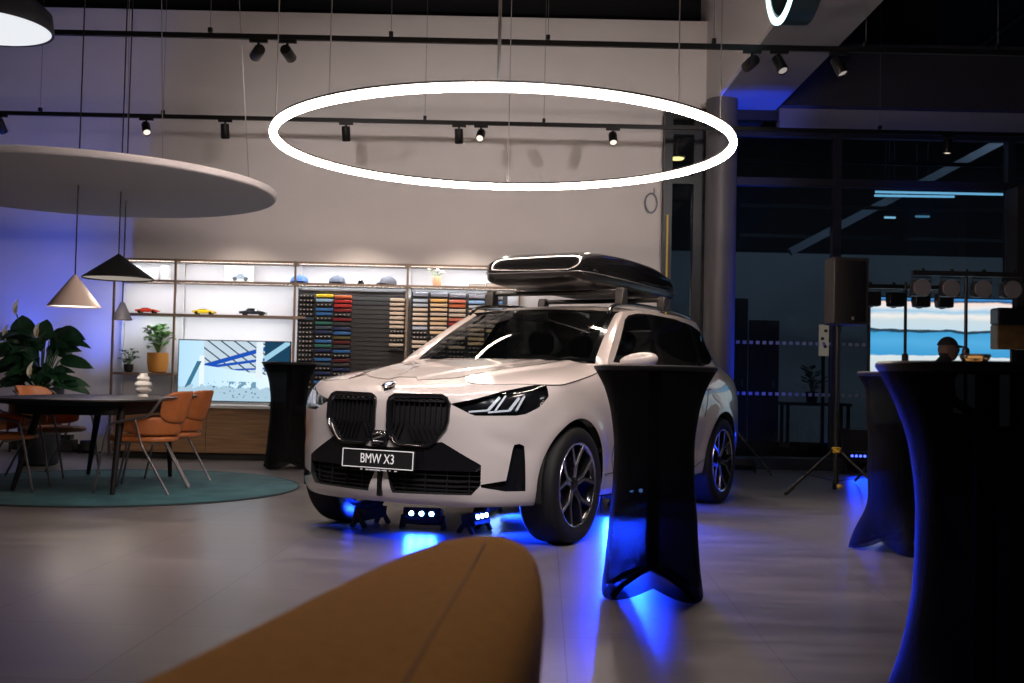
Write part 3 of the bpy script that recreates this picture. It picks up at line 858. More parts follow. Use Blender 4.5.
# beige notice panel behind the speaker, small furniture in the hall
p = at(826, 340, YG + .3)
t = thing('notice_board', 'narrow beige notice board standing behind the loudspeaker stand', 'board', (p.x, YG + .4, 0))
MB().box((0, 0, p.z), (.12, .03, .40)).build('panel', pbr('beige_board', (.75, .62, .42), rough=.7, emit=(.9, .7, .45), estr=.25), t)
m = MB()
for k, (dx, dz) in enumerate(((.02, .12), (-.02, .02), (.015, -.08))): m.box((dx, -.018, p.z + dz), (.04, .004, .035))
m.build('print_pattern', black_metal, t)
MB().box((0, .02, (p.z - .2) / 2), (.04, .03, p.z - .2)).build('post', black_metal, t); MB().box((0, .05, .01), (.3, .3, .02)).build('base', black_metal, t)
p = on_z(812, 436, .0)
t = thing('console_table', 'dark low table with a plant on it in the hall beyond the glass', 'table', (at(815, 380, 18.4).x, 18.4, 0))
MB().box((0, 0, .72), (1.1, .5, .05)).build('tabletop', black_metal, t)
for sx in (-1, 1):
    for sy in (-1, 1): MB().box((sx * .5, sy * .2, .35), (.05, .05, .7)).build('leg', black_metal, t)
t = thing('potted_plant', 'small dark potted plant on the low table beyond the glass', 'plant', (at(812, 380, 18.4).x, 18.4, .745))
MB().lathe([(.08, 0), (.11, .18), (.10, .18), (.09, .16)], 16).build('pot', black_plastic, t)
m = MB()
for k in range(26):
    a = random.uniform(0, 6.28); r = random.uniform(.08, .28); h = random.uniform(.25, .6); w = .05
    c = Vector((cos(a) * r, sin(a) * r, h)); tt = Vector((-sin(a), cos(a), 0)) * w; o = Vector((cos(a), sin(a), .4)) * .09
    k0 = m.pts([c - o, c + tt, c + o, c - tt]); m.face((k0, k0 + 1, k0 + 2, k0 + 3)); m.bar((0, 0, .15), c - o, .006)
m.build('foliage', pbr('dim_leaf', (.02, .05, .03), rough=.6), t)

# ------------------------------------------------------------------ tracks and spotlights
ZT = at(330, 120, 12.6).z; YT1 = 12.6; YT2 = 1.0 * (ZT - CAM_H) * FPX / (379.2 - 39)
head_black = pbr('spot_black', (.006, .006, .0065), rough=.45, spec=.3)
def track(Y, x0, x1, label, hx):
    t = thing('lighting_track', label, 'track', ((x0 + x1) / 2, Y, ZT))
    MB().box((0, 0, 0), (x1 - x0, .035, .045)).build('rail', head_black, t)
    for xx in hx:
        MB().box((xx - (x0 + x1) / 2, 0, .05), (.035, .04, .04)).build('clamp', head_black, t)
        MB().tube([(xx - (x0 + x1) / 2, 0, .06), (xx - (x0 + x1) / 2, 0, 7.18 - ZT)], .0025, 5).build('hanger_wire', pbr('thin_wire', (.15, .15, .16), rough=.5), t)
track(YT1, -9, 9.5, 'black lighting track running close to the back wall', [at(x, 115, YT1).x for x in (40, 163, 425, 544, 880)])
track(YT2, at(30, 30, YT2).x, 9.5, 'black lighting track running above the big ring light', [at(x, 40, YT2).x for x in (210, 391, 548, 714, 866, 998)])
ORD = ['first', 'second', 'third', 'fourth', 'fifth', 'sixth', 'seventh', 'eighth', 'ninth', 'tenth', 'eleventh', 'twelfth', 'thirteenth', 'fourteenth', 'fifteenth', 'sixteenth', 'seventeenth', 'eighteenth', 'nineteenth', 'twentieth', 'twenty-first', 'twenty-second']
def spot_head(px, Y, aim, label, group, watts, col=(1, .86, .72), glow=2.0, angle=60):
    x = at(px, 60 if Y < 11 else 130, Y).x
    t = thing('track_spotlight', label, 'spotlight', (x, Y, ZT), 0, group)
    MB().box((0, 0, -.035), (.16, .03, .03)).build('adapter', head_black, t)
    MB().tube([(0, 0, -.04), (0, 0, -.10)], .012, 8).build('stem', head_black, t)
    d = (Vector(aim) - Vector((x, Y, ZT - .14))).normalized()
    q = Vector((0, 0, -1)).rotation_difference(d)
    h = MB().lathe([(.02, .062), (.045, .058), (.049, .045), (.049, -.105), (.045, -.11), (.039, -.095)], 24, cap1=False).build('head', head_black, t, smooth=50)
    h.location = (0, 0, -.13); h.rotation_mode = 'QUATERNION'; h.rotation_quaternion = q
    MB().lathe([(.039, -.096), (.02, -.092), (.001, -.091)], 24, cap0=False).build('lens', emis('spot_lens_%d' % px, col, glow), h)
    if watts:
        l = bpy.data.lights.new('spot_beam', 'SPOT'); l.energy = watts * 4; l.color = col; l.spot_size = radians(angle); l.spot_blend = .8; l.shadow_soft_size = .04
        o = bpy.data.objects.new('spot_beam', l); C.objects.link(o); o.location = Vector((x, Y, ZT - .13)) + d * .125
        o.rotation_mode = 'QUATERNION'; o.rotation_quaternion = Vector((0, 0, -1)).rotation_difference(d)
g1, g2 = 'spotlights on the track near the wall', 'spotlights on the track above the ring'
low = [(0, (-5.6, 13.8, 2.2), 'black spotlight on the wall track, above the tilted white disc edge', 0),
       (146, (-3.3, 10.8, 1.6), 'spotlight on the wall track tilted so its pale lens shows', 30),
       (225, (-3.4, 13.5, 1.2), 'spotlight on the wall track pointing straight down over the shelves', 30),
       (346, (-1.9, 13.5, 1.2), 'spotlight on the wall track seen through the ring, above the empty slat wall', 45),
       (459, (-.6, 13.5, 1.2), 'spotlight on the wall track hanging straight, beside a tilted one inside the ring', 45),
       (481, (-.9, 9.0, .8), 'spotlight on the wall track with white lens, beside the straight one inside the ring', 30),
       (613, (1.2, 10.0, .8), 'spotlight on the wall track above the far half of the roof box', 30),
       (948, (4.6, 12.4, .0), 'dim spotlight hanging from the wall track in front of the glass front', 0)]
for px, aim, lb, w in low: spot_head(px, YT1, aim, lb, g1, w, glow=1.2)
up = [(258, (-4.6, 13.8, 3.0), 'spotlight above the ring, tilted most, towards the back wall', 8),
      (287, (-1.4, 13.8, 3.0), 'spotlight above the ring, beside the most tilted one', 28),
      (752, (.9, 13.8, 3.2), 'spotlight above the ring, at the pale beam edge', 28),
      (779, (3.4, 7.2, .0), 'spotlight above the ring, tilted away under the boxed beam', 40),
      (838, (4.2, 8.2, .0), 'grey looking spotlight above the ring track, last one towards the dark side', 20)]
for px, aim, lb, w in up: spot_head(px, YT2, aim, lb, g2, w, (1, .88, .84), glow=.35, angle=85)

track(3.2, -5, 6, 'added black lighting track out of view above the lounge corner', [-3, 0, 3])  # unseen track and spots, added to light the chair and the car front
spot_head(560, 3.2, (.02, 1.5, .77), 'added spotlight on the lounge track aimed at the mustard chair', 'added spotlights on the lounge track', 12, (1, .82, .64), 1.2, 34)
spot_head(100, 3.2, (-1.0, 6.9, .9), 'added spotlight on the lounge track aimed at the far fender of the car', 'added spotlights on the lounge track', 80, (1, .92, .94), 1.2, 50)
spot_head(470, 3.2, (-.6, 6.4, .75), 'added spotlight on the lounge track aimed at the car grille', 'added spotlights on the lounge track', 100, (1, .92, .94), 1.2, 50)
spot_head(860, 3.2, (.3, 6.9, .8), 'added spotlight on the lounge track aimed at the front wheel of the car', 'added spotlights on the lounge track', 75, (1, .92, .94), 1.2, 50)

# ------------------------------------------------------------------ pendant lights and discs
RX, RY, RR, RZ = -.087, 7.5, 1.548, 2.614
ring = thing('ring_light', 'huge glowing white ring light hanging level above the car', 'pendant light', (RX, RY, RZ))
th = [2 * pi * i / 128 for i in range(128)]
ring_glow = emis('ring_glow', (1, .78, .65), 74.0)
def rect_ring(m, r, w, h, z0=0, n=128):
    rings = [m.pts([((r + dx) * cos(t), (r + dx) * sin(t), z0 + dz) for t in [2 * pi * i / n for i in range(n)]]) for dx, dz in ((-w, -h), (w, -h), (w, h), (-w, h))]
    for a, b in zip(rings, rings[1:] + rings[:1]):
        for j in range(n): m.face((a + j, a + (j + 1) % n, b + (j + 1) % n, b + j))
    return m
m = MB(); m.tube([(RR * cos(t), RR * sin(t), 0) for t in th], .0245, 12, closed=True)
m.build('glowing_tube', ring_glow, ring, smooth=180)
rect_ring(MB(), RR, .02, .006, .03).build('carrier_profile', black_metal, ring, smooth=30)
for px, py in ((281, 125), (315, 97), (498, 82), (688, 107), (729, 125), (507, 181)):
    # bearing of the ring point seen at that pixel
    d = ray(px, py); q = Vector((0, 0, CAM_H)) + d * ((RZ - CAM_H) / d.z); v = Vector((q.x - RX, q.y - RY)); v = v.normalized() * RR
    MB().tube([(v.x, v.y, .03), (v.x * .995, v.y * .995, 7.18 - RZ)], .004 if px != 498 else .011, 6).build('suspension_cable', cable_steel if px != 498 else pbr('feed_cable', (.6, .58, .56), rough=.5), ring)

dc = thing('acoustic_disc', 'large pale round acoustic disc hung flat above the meeting table', 'ceiling panel', (-3.86, 9.8, 2.66))
MB().lathe([(.02, -.028), (1.67, -.028), (1.682, -.018), (1.69, .024), (1.685, .028), (.02, .028)], 96).build('panel', pbr('felt_white', (.68, .68, .74), rough=.95, bump=.2, bscale=120), dc, smooth=30)
for a in (20, 95, 170, 250, 315):
    p = Vector((1.45 * cos(radians(a)), 1.45 * sin(radians(a)), .025)); MB().tube([p, (p.x * .75, p.y * .75, 4.50)], .004, 5).build('suspension_wire', cable_steel, dc)
dr = thing('drum_light', 'round dark rimmed drum light with a glowing underside, cut by the frame corner', 'pendant light', (at(-15, 28, 8).x, 8, at(-15, 28, 8).z))
MB().lathe([(.02, .20), (.40, .19), (.455, .14), (.472, .02), (.472, .0), (.455, .0), (.44, .03)], 72, cap1=False).build('drum', pbr('drum_black', (.02, .022, .03), rough=.35), dr, smooth=40)
MB().lathe([(.456, .006), (.3, -.002), (.001, -.004)], 72, cap0=False).build('diffuser', emis('drum_glow', (.84, .86, .90), 1.0), dr, smooth=180)
MB().tube([(0, 0, .2), (0, 0, 7.2 - at(-15, 28, 8).z)], .006, 6).build('suspension_cable', cable_black, dr)
def cone_lamp(px, pya, pyb, r, Y, mat_, label, name='cone_pendant', glow=3.0, w=10):
    b = at(px, pyb, Y); a = at(px, pya, Y); h = a.z - b.z
    t = thing(name, label, 'pendant light', b, 0, 'cone pendant lamps over the meeting table')
    MB().lathe([(r, 0), (r - .004, .012), (.022, h), (.012, h + .01), (.012, h - .01), (r - .02, .012)], 56, cap1=False, cap0=False).build('shade', mat_, t, smooth=30)
    MB().lathe([(r - .012, .010), (.001, .012)], 40, cap0=False, cap1=False).build('diffuser', emis(label[:8] + '_glow', (1, .86, .74), glow), t)
    MB().tube([(0, 0, h), (0, 0, 2.63 - b.z)], .006, 6).build('cord', cable_black, t)
    MB().tube([(b.x - dc.location.x, b.y - dc.location.y, .03), (b.x - dc.location.x, b.y - dc.location.y, 4.50)], .006, 6).build('power_cord', cable_black, dc)
    l = bpy.data.lights.new('lamp_bulb', 'SPOT'); l.energy = w * 3; l.color = (1, .84, .7); l.spot_size = radians(150); l.shadow_soft_size = .06
    o = bpy.data.objects.new('lamp_bulb', l); C.objects.link(o); o.location = b + Vector((0, 0, -.01))
cone_lamp(74, 276, 307, .22, 9.5, pbr('shade_white', (.80, .66, .60), rough=.6), 'white cone pendant lamp beside the tall leafy plant', glow=2.2, w=5)
cone_lamp(118, 255, 279, .31, 9.8, pbr('shade_black', (.008, .008, .009), rough=.5), 'wide flat black cone pendant lamp', glow=.35, w=5)
cone_lamp(122, 303, 320, .094, 10.3, pbr('shade_grey', (.09, .09, .115), rough=.6), 'small grey cone pendant lamp below the wide black one', glow=2.2, w=3)
# round lit sign on the beam
rs = thing('ring_sign', 'round lit sign with a white glowing rim on the pale boxed beam', 'sign', (xl - .02, 8.85, 4.58))
m = MB()
def hoop(m, r0, r1, x0_, x1_, n=64):
    rings = [m.pts([(x_, r_ * cos(2 * pi * i / n), r_ * sin(2 * pi * i / n)) for i in range(n)]) for r_, x_ in ((r0, x0_), (r1, x0_), (r1, x1_), (r0, x1_))]
    for a, b in zip(rings, rings[1:] + rings[:1]):
        for j in range(n): m.face((a + j, a + (j + 1) % n, b + (j + 1) % n, b + j))
    return m
hoop(m, .52, .60, -.22, 0).build('hoop', pbr('sign_dark', (.008, .02, .026), rough=.4), rs, smooth=30)
hoop(MB(), .545, .60, -.24, -.221).build('glowing_rim', emis('sign_glow', (.62, .93, 1), 3.0), rs, smooth=30)
# loop of cable on the wall
p = at(651, 203, YW - .03)
lp = thing('cable_loop', 'coiled loop of grey cable hanging on the back wall near its end', 'cable', (p.x, YW - .03, p.z))
MB().tube([(.075 * cos(t), .012 * sin(3 * t), .12 * sin(t)) for t in th[::4]], .012, 6, closed=True).build('coil', pbr('cable_grey', (.25, .27, .32), rough=.5), lp)
MB().tube([(.03, 0, .1), (.04, 0, .15), (.035, .02, .19)], .008, 6).build('tail', pbr('cable_grey2', (.3, .3, .33), rough=.5), lp)

# lamps added out of sight to brighten the hall beyond the glass
for (x, y) in ((4.2, 16.6), (8.5, 16.6)):
    t = thing('hall_lamp', 'added square ceiling lamp hidden high in the hall beyond the glass', 'ceiling light', (x, y, 5.9), 0, 'added ceiling lamps of the hall beyond the glass')
    MB().box((0, 0, .04), (.7, .7, .08)).build('housing', dark_steel, t); MB().box((0, 0, -.006), (.64, .64, .01)).build('diffuser', emis('hall_lamp_glow', (.62, .82, 1), 32), t)
    MB().tube([(0, 0, .08), (0, 0, .6)], .01, 6).build('stem', dark_steel, t)
# ================================================================== SHELF WALL
YS = 13.36         # front of the shelf unit
wood_frame = pbr('shelf_bronze', (.22, .155, .115), rough=.45, noise=.15, nscale=8, stretch=(1, 1, 12))
white_back = pbr('shelf_back_white', (.70, .71, .74), rough=.8)
strip_glow = emis('shelf_strip_glow', (1, .82, .70), 7.0)
xu = [at(px, 300, YS).x for px in (113.5, 174.5, 294.5, 407)]; xu.append(xu[3] + (xu[3] - xu[2]))
zs_top, zs_2, zs_3, zs_4 = at(200, 259, YS).z, at(230, 282, YS).z, at(200, 315, YS).z, at(145, 373.5, YS).z
unit = thing('shelf_unit', 'bronze framed shelf wall with lit white back panels', 'shelf', ((xu[0] + xu[-1]) / 2, YS, 0))
ox = (xu[0] + xu[-1]) / 2; D = .40; W = xu[-1] - xu[0]
for x in xu: 
    for y in (.015, D - .04): MB().box((x - ox, y, zs_top / 2), (.024, .03, zs_top)).build('upright', wood_frame if y < .1 else white_back, unit)
def strip_light(x, z, L):
    l = bpy.data.lights.new('strip_beam', 'AREA'); l.energy = 4.3 * L; l.color = (.94, .96, 1); l.shape = 'RECTANGLE'; l.size = L; l.size_y = .012
    o = bpy.data.objects.new('strip_beam', l); C.objects.link(o); o.location = (x, YS + .062, z); o.rotation_euler = (radians(20), 0, 0)
def shelf(x0, x1, z, nm='shelf_board', lit=True, d=D):
    b = MB().box(((x0 + x1) / 2 - ox, d / 2, z), (x1 - x0 - .025, d - .01, .022)).build(nm, wood_frame, unit)
    if lit: MB().box(((x0 + x1) / 2 - ox, .06, z - .013), (x1 - x0 - .08, .012, .004)).build('light_strip', strip_glow, b); strip_light((x0 + x1) / 2, z - .017, x1 - x0 - .1)
    MB().box(((x0 + x1) / 2 - ox, .004, z - .014), (x1 - x0 - .025, .006, .010)).build('front_lip', wood_frame, b)
for i in range(4):
    shelf(xu[i], xu[i + 1], zs_top - .015, 'top_board'); shelf(xu[i], xu[i + 1], zs_2)
    MB().box(((xu[i] + xu[i + 1]) / 2 - ox, D - .012, zs_top / 2), (xu[i + 1] - xu[i] - .03, .012, zs_top - .02)).build('back_panel', white_back, unit)
for i in (0, 1): shelf(xu[i], xu[i + 1], zs_3)
shelf(xu[0], xu[1], zs_4, lit=False)
shelf(xu[2], xu[2] + .14, zs_3, lit=False)
# slat walls
slat_m = pbr('slat_charcoal', (.028, .027, .028), rough=.6)
def slat_wall(x0, x1, z0, z1, label):
    t = thing('slat_wall', label, 'display board', ((x0 + x1) / 2, YS + .12, z0))
    MB().box((0, .02, (z1 - z0) / 2), (x1 - x0, .03, z1 - z0)).build('backing', slat_m, t)
    m = MB(); z = .03
    while z < z1 - z0 - .03: m.box((0, 0, z), (x1 - x0, .02, .045)); z += .056
    m.build('slats', slat_m, t)
    MB().box((0, -.0, z1 - z0 - .012), (x1 - x0, .06, .024)).build('head_rail', slat_m, t)
    for sx in (-1, 1): MB().box((sx * ((x1 - x0) / 2 - .05), .02, -z0 / 2 + .0), (.05, .03, z0)).build('post', slat_m, t)
    return t
zb1, zt1_ = .66, zs_2 - .05
b1x0, b1x1 = at(297, 330, YS + .1).x, at(404.5, 330, YS + .1).x
b2x0, b2x1 = at(410.5, 330, YS + .1).x, at(507, 330, YS + .1).x
slat_wall(b1x0, b1x1, zb1, zt1_, 'charcoal slat wall with an empty middle, between the shelves and the cap shelf')
slat_wall(b2x0, b2x1, zb1, zt1_, 'charcoal slat wall full of samples, half hidden behind the car')
CO = {'black': (.012, .012, .013), 'yellow': (.80, .58, .02), 'pale blue': (.30, .50, .68), 'blue': (.03, .14, .38), 'green': (.02, .14, .11), 'slate': (.045, .07, .10), 'navy': (.015, .03, .10), 'olive': (.10, .085, .03),
      'orange': (.55, .12, .03), 'red': (.45, .02, .02), 'dark red': (.20, .012, .015), 'cream': (.62, .50, .40), 'grey blue': (.42, .48, .60), 'sand': (.70, .50, .30), 'amber': (.75, .42, .12), 'coral': (.62, .16, .09), 'sky blue': (.25, .45, .75), 'maroon': (.10, .012, .015), 'dark grey': (.04, .04, .043)}
CM = {k: pbr('sample_' + k.replace(' ', '_'), v, rough=.4, coat=.2) for k, v in CO.items()}
dot_m = pbr('sample_dot', (.6, .56, .53), rough=.6)
_tmpl = {}
def sample(x, z, w, colour, dots, label, group):
    key = (colour, dots, round(w, 3))
    if key not in _tmpl:
        o = MB().box((0, 0, 0), (w, .06, .034)).build('colour_sample', CM[colour], bevel=.004)
        if dots:
            m = MB()
            for k in range(4): m.box((w * (-.36 + .24 * k), -.031, .002), (w * .085, .004, .010))
            m.build('dot_pattern', dot_m, o)
        _tmpl[key] = o
    else: o = copy_tree(_tmpl[key])
    o.location = (x, YS + .075, z); tag(o, label, 'colour sample', group)
    return o
zrow = lambda py: at(340, py, YS + .07).z
def column(pxa, pxb, py0, dpy, seq, colname, group):
    x0, x1 = at(pxa, 330, YS + .07).x, at(pxb, 330, YS + .07).x
    z0 = zrow(py0) - ((pxa + pxb) / 2 - 340) * .0
    for i, c in enumerate(seq):
        if c is None: continue
        dots = c.endswith('*'); c2 = c.rstrip('*')
        z = zrow(py0 + i * dpy)
        lab = '%s%s sample bar, %s down in the %s' % ('dotted ' if dots else '', c2, ORD[i], colname)
        sample((x0 + x1) / 2, z, x1 - x0, c2, dots, lab, group)
ga, gb = 'colour samples on the first slat wall', 'colour samples on the second slat wall'
column(298.5, 313, 296.8, 4.55, ['black*'] * 5 + ['slate'] + ['black*'] * 15, 'outermost column beside the television', ga)
column(315.5, 332, 296.2, 4.55, ['yellow', 'pale blue', 'black*', 'blue', 'blue', 'black*', 'green', 'slate', 'navy', 'black*', 'blue', 'green', 'navy', 'black*', 'blue', 'slate', 'black*', 'navy', 'black*', 'blue', 'black*'], 'yellow-topped column', ga)
column(333.8, 350.8, 296.8, 4.55, ['orange', 'red', 'red', 'dark red', 'black*', 'dark red', 'dark grey', 'navy', 'blue', 'olive', 'maroon', 'dark grey', 'blue', 'black*', 'maroon', 'dark grey', 'navy', 'black*', 'dark grey', 'black*', 'navy'], 'orange-topped column', ga)
column(389.5, 404, 298.8, 4.5, ['cream', 'cream*', 'cream*', 'cream', 'cream*', 'cream', 'cream*', 'black*', 'cream', 'black*', 'cream*', 'black'], 'lone column past the empty slats', ga)
column(412.5, 427, 299, 4.6, ['grey blue', 'grey blue*', 'cream*', 'cream*', 'cream*', 'cream', 'grey blue', 'black*', 'black*', 'cream*', 'cream*', 'black*', 'black*'], 'first column of the second wall', gb)
column(430, 446.5, 298.5, 4.6, ['amber', 'sand', 'sand', 'cream*', 'sand', 'sand', 'cream*', 'sand', 'black*', 'cream*', 'black*', 'black*', 'black*'], 'amber-topped column', gb)
column(448.7, 465, 299, 4.6, ['coral', 'orange', 'cream*', 'cream*', 'coral', 'red', 'cream*', 'black*', 'cream*', 'black*', 'cream', 'black*', 'black*'], 'coral-topped column', gb)
column(468.2, 484, 299.5, 4.6, ['sky blue', 'grey blue', 'cream*', 'cream*', 'black*', 'cream*', 'sand*', 'cream*', 'sand', 'sand', 'black*', 'black*', 'black*'], 'sky blue-topped column', gb)
column(486.5, 502, 300, 4.6, ['blue', 'sky blue', 'cream*', 'black*', 'cream*', 'cream*', 'sand*', 'black*', 'sand*', 'black*', 'black*', 'black*', 'black*'], 'column by the roof box', gb)
for (pa, pb, py, c, gname) in ((412.5, 427, 292.6, 'grey blue', 'first column'), (430, 446.5, 292.8, 'grey blue', 'amber column'), (448.7, 465, 293.2, 'grey blue', 'coral column'), (468.2, 484, 293.6, 'grey blue', 'sky blue column'), (486.5, 502, 294, 'grey blue', 'column by the roof box')):
    x0, x1 = at(pa, 330, YS + .07).x, at(pb, 330, YS + .07).x
    o = MB().box((0, 0, 0), (x1 - x0, .05, .045)).build('header_card', CM[c], bevel=.003); o.location = ((x0 + x1) / 2, YS + .08, zrow(py))
    tag(o, 'pale header card above the %s of samples' % gname, 'sign card', 'header cards on the second slat wall')

# sideboard and television
oak = pbr('oak_veneer', (.27, .15, .075), rough=.5, noise=.3, nscale=5, stretch=(.5, 1, 9))
sx0, sx1 = at(113, 430, 12.98).x, at(300, 430, 12.98).x
zsb = at(200, 404.5, 12.98).z
sb = thing('sideboard', 'long low oak sideboard with white top under the television', 'sideboard', ((sx0 + sx1) / 2, 13.13, 0))
MB().box((0, .04, .04), (sx1 - sx0 - .06, .30, .08)).build('plinth', black_metal, sb)
MB().box((0, .03, .08 + (zsb - .12) / 2), (sx1 - sx0, .36, zsb - .12)).build('carcass', oak, sb, bevel=.004)
for k in range(2):
    w = (sx1 - sx0) / 2
    f = MB().box((-(sx1 - sx0) / 2 + w * (k + .5), -.16, .08 + (zsb - .12) / 2), (w - .008, .022, zsb - .13)).build('front', oak, sb, bevel=.003)
    MB().lathe([(.012, -.175), (.012, -.17), (.001, -.17)], 12, c=(-(sx1 - sx0) / 2 + w * (k + .5) + .35, 0, zsb - .10), axis='y').build('finger_hole', black_metal, f)
MB().box((0, .02, zsb - .02), (sx1 - sx0 + .01, .40, .035)).build('worktop', pbr('white_laminate', (.75, .74, .74), rough=.5), sb, bevel=.003)
YT = 13.06
ta, tb = at(178.5, 339, YT), at(291, 342, YT); tz0 = at(230, 402, YT).z
tv = thing('television', 'wide television on the sideboard showing a bright blue hall interior', 'television', ((ta.x + tb.x) / 2, YT, zsb))
tw, th_ = tb.x - ta.x, ta.z - tz0; tzc = (ta.z + tz0) / 2 - zsb
MB().box((0, .02, tzc), (tw, .035, th_)).build('case', black_plastic, tv, bevel=.004)
def tv_material():
    m, nt, out = new_mat('television_picture')
    e = nt.nodes.new('ShaderNodeEmission'); nt.links.new(e.outputs[0], out.inputs[0]); e.inputs[1].default_value = 1.15
    tc = nt.nodes.new('ShaderNodeTexCoord'); sp = nt.nodes.new('ShaderNodeSeparateXYZ'); nt.links.new(tc.outputs['Object'], sp.inputs[0])
    def math(op, a, b=None, c=None):
        n = nt.nodes.new('ShaderNodeMath'); n.operation = op
        for i, v in enumerate((a, b, c)):
            if v is None: continue
            if isinstance(v, (int, float)): n.inputs[i].default_value = v
            else: nt.links.new(v, n.inputs[i])
        return n.outputs[0]
    x, z = sp.outputs[0], sp.outputs[2]
    # x in [-.5,.5], z in [-.5,.5] of the screen
    X_ = math('DIVIDE', x, tw); Z_ = math('DIVIDE', z, th_)
    def mix(f, a, b):
        n = nt.nodes.new('ShaderNodeMixRGB')
        for i, v in enumerate((f, a, b)):
            if isinstance(v, tuple): n.inputs[i].default_value = (*v, 1)
            elif isinstance(v, (int, float)): n.inputs[i].default_value = v
            else: nt.links.new(v, n.inputs[i])
        return n.outputs[0]
    band = lambda v, c, w: math('LESS_THAN', math('ABSOLUTE', math('SUBTRACT', v, c)), w)
    n = nt.nodes.new('ShaderNodeTexNoise'); n.inputs['Scale'].default_value = 14; n.inputs['Detail'].default_value = 5; nt.links.new(tc.outputs['Object'], n.inputs[0])
    vo = nt.nodes.new('ShaderNodeTexVoronoi'); vo.inputs['Scale'].default_value = 30; nt.links.new(tc.outputs['Object'], vo.inputs[0])
    base = mix(math('SMOOTH_MIN', 1, math('ADD', math('MULTIPLY', X_, -1.2), .35), .1), (.70, .86, .95), (.42, .68, .88))
    # roof area: above a slanted line
    roofm = math('GREATER_THAN', math('ADD', Z_, math('MULTIPLY', X_, .25)), .02)
    roofm = math('MULTIPLY', roofm, math('GREATER_THAN', X_, -.27))
    col = mix(roofm, base, (.50, .62, .70))
    rib = math('LESS_THAN', math('FRACT', math('MULTIPLY', math('ADD', X_, math('MULTIPLY', Z_, .75)), 8.5)), .16)
    col = mix(math('MULTIPLY', rib, roofm), col, (.015, .04, .09))
    for (k_, c_, w_) in ((-.55, .22, .035), (-.28, .12, .022), (-.12, .02, .014)):
        bm_ = band(math('ADD', Z_, math('MULTIPLY', X_, k_)), c_, w_)
        col = mix(math('MULTIPLY', bm_, roofm), col, (.012, .075, .42))
    dark = math('MULTIPLY', math('GREATER_THAN', X_, .27), math('GREATER_THAN', Z_, .0))
    col = mix(dark, col, (.01, .05, .10))
    col = mix(math('MULTIPLY', dark, band(math('SUBTRACT', Z_, math('MULTIPLY', X_, 1.3)), -.15, .05)), col, (.30, .55, .70))
    col = mix(math('MULTIPLY', band(X_, .225, .03), math('GREATER_THAN', Z_, -.12)), col, (.70, .80, .84))
    col = mix(math('MULTIPLY', band(X_, -.285, .022), band(Z_, -.08, .32)), col, (.75, .84, .86))
    col = mix(math('MULTIPLY', band(math('SUBTRACT', X_, math('MULTIPLY', Z_, .25)), -.345, .02), band(Z_, -.12, .27)), col, (.04, .16, .26))
    low = math('LESS_THAN', Z_, math('SUBTRACT', math('MULTIPLY', n.outputs['Fac'], .3), .40))
    col = mix(low, col, (.38, .55, .66))
    spk = math('MULTIPLY', math('LESS_THAN', vo.outputs['Distance'], .28), band(Z_, -.30, .13))
    spk = math('MULTIPLY', spk, math('GREATER_THAN', X_, -.25)); spk = math('MULTIPLY', spk, math('GREATER_THAN', n.outputs['Fac'], .5))
    col = mix(spk, col, (.03, .13, .26))
    spk2 = math('MULTIPLY', band(Z_, -.22, .05), band(X_, .08, .12)); col = mix(math('MULTIPLY', spk2, math('GREATER_THAN', n.outputs['Fac'], .48)), col, (.15, .30, .40))
    nt.links.new(col, e.inputs[0])
    return m
s_ = MB().box((0, 0, 0), (tw - .024, .004, th_ - .024)).build('screen', tv_material(), tv); s_.location = (0, .0, tzc)
for sx in (-1, 1): MB().bar((sx * .45, -.08, .006), (sx * .45, .12, .006), .03, .012).bar((sx * .45, .02, .006), (sx * .45, .02, tz0 - zsb + .02), .02, .03).build('foot', black_metal, tv)

# things on the shelves
def cap(px, py_top, py_bot, w, col, label, brim=1, rz=0, opening=False):
    z = zs_2 + .012; p = at(px, 280, YS + .14)
    h = (py_bot - py_top) / ppm(YS)
    r = w / ppm(YS) / 2
    t = thing('cap', label, 'cap', (p.x, YS + .16, z), rz, 'baseball caps on the top shelf')
    ma = pbr('cap_' + label[:6].replace(' ', '_'), col, rough=.85, bump=.2, bscale=90)
    MB().lathe([(r, 0), (r * 1.0, h * .3), (r * .92, h * .6), (r * .7, h * .86), (r * .35, h * .98), (.002, h)], 28, cap0=False).build('crown', ma, t, smooth=180)
    MB().lathe([(.012, h - .002), (.01, h + .006), (.001, h + .008)], 10).build('button', ma, t)
    def br(a, u):
        an = -pi / 2 + (a - .5) * 2.0; rr = r * (.97 + .55 * u * cos((a - .5) * 2.2)); return Vector((rr * cos(an), rr * sin(an), .012 + .02 * (1 - (2 * a - 1) ** 2) - .008 * u))
    if not opening:
        v = MB().grid(br, 13, 6).build('brim', ma, t); s = v.modifiers.new('t', 'SOLIDIFY'); s.thickness = .006
    MB().tube([(r * .8 * cos(a), r * .8 * sin(a) + .02, h * .25) for a in (1.2, 1.5, 1.9)], .006, 6).build('strap', ma, t)
    if opening:
        MB().lathe([(r * .46, 0), (r * .42, h * .30), (r * .25, h * .5), (.002, h * .56)], 20, c=(0, 0, 0)).build('opening', gloss_black, t, smooth=60, loc=(0, -r * .72, .004))
    return t
cap(299, 273.6, 282, 18, (.10, .22, .55), 'bright blue cap at the shelf end by the upright', rz=.15)
cap(337, 274.4, 283, 17, (.10, .12, .17), 'dark grey cap between the blue and the white caps', rz=.2)
cap(361, 273.6, 283, 16, (.80, .78, .76), 'white cap with a dark opening', rz=.1, opening=True)
cap(388, 274.6, 283.6, 17.5, (.12, .13, .16), 'charcoal cap with pale brim edge, next to the upright', rz=-.6)
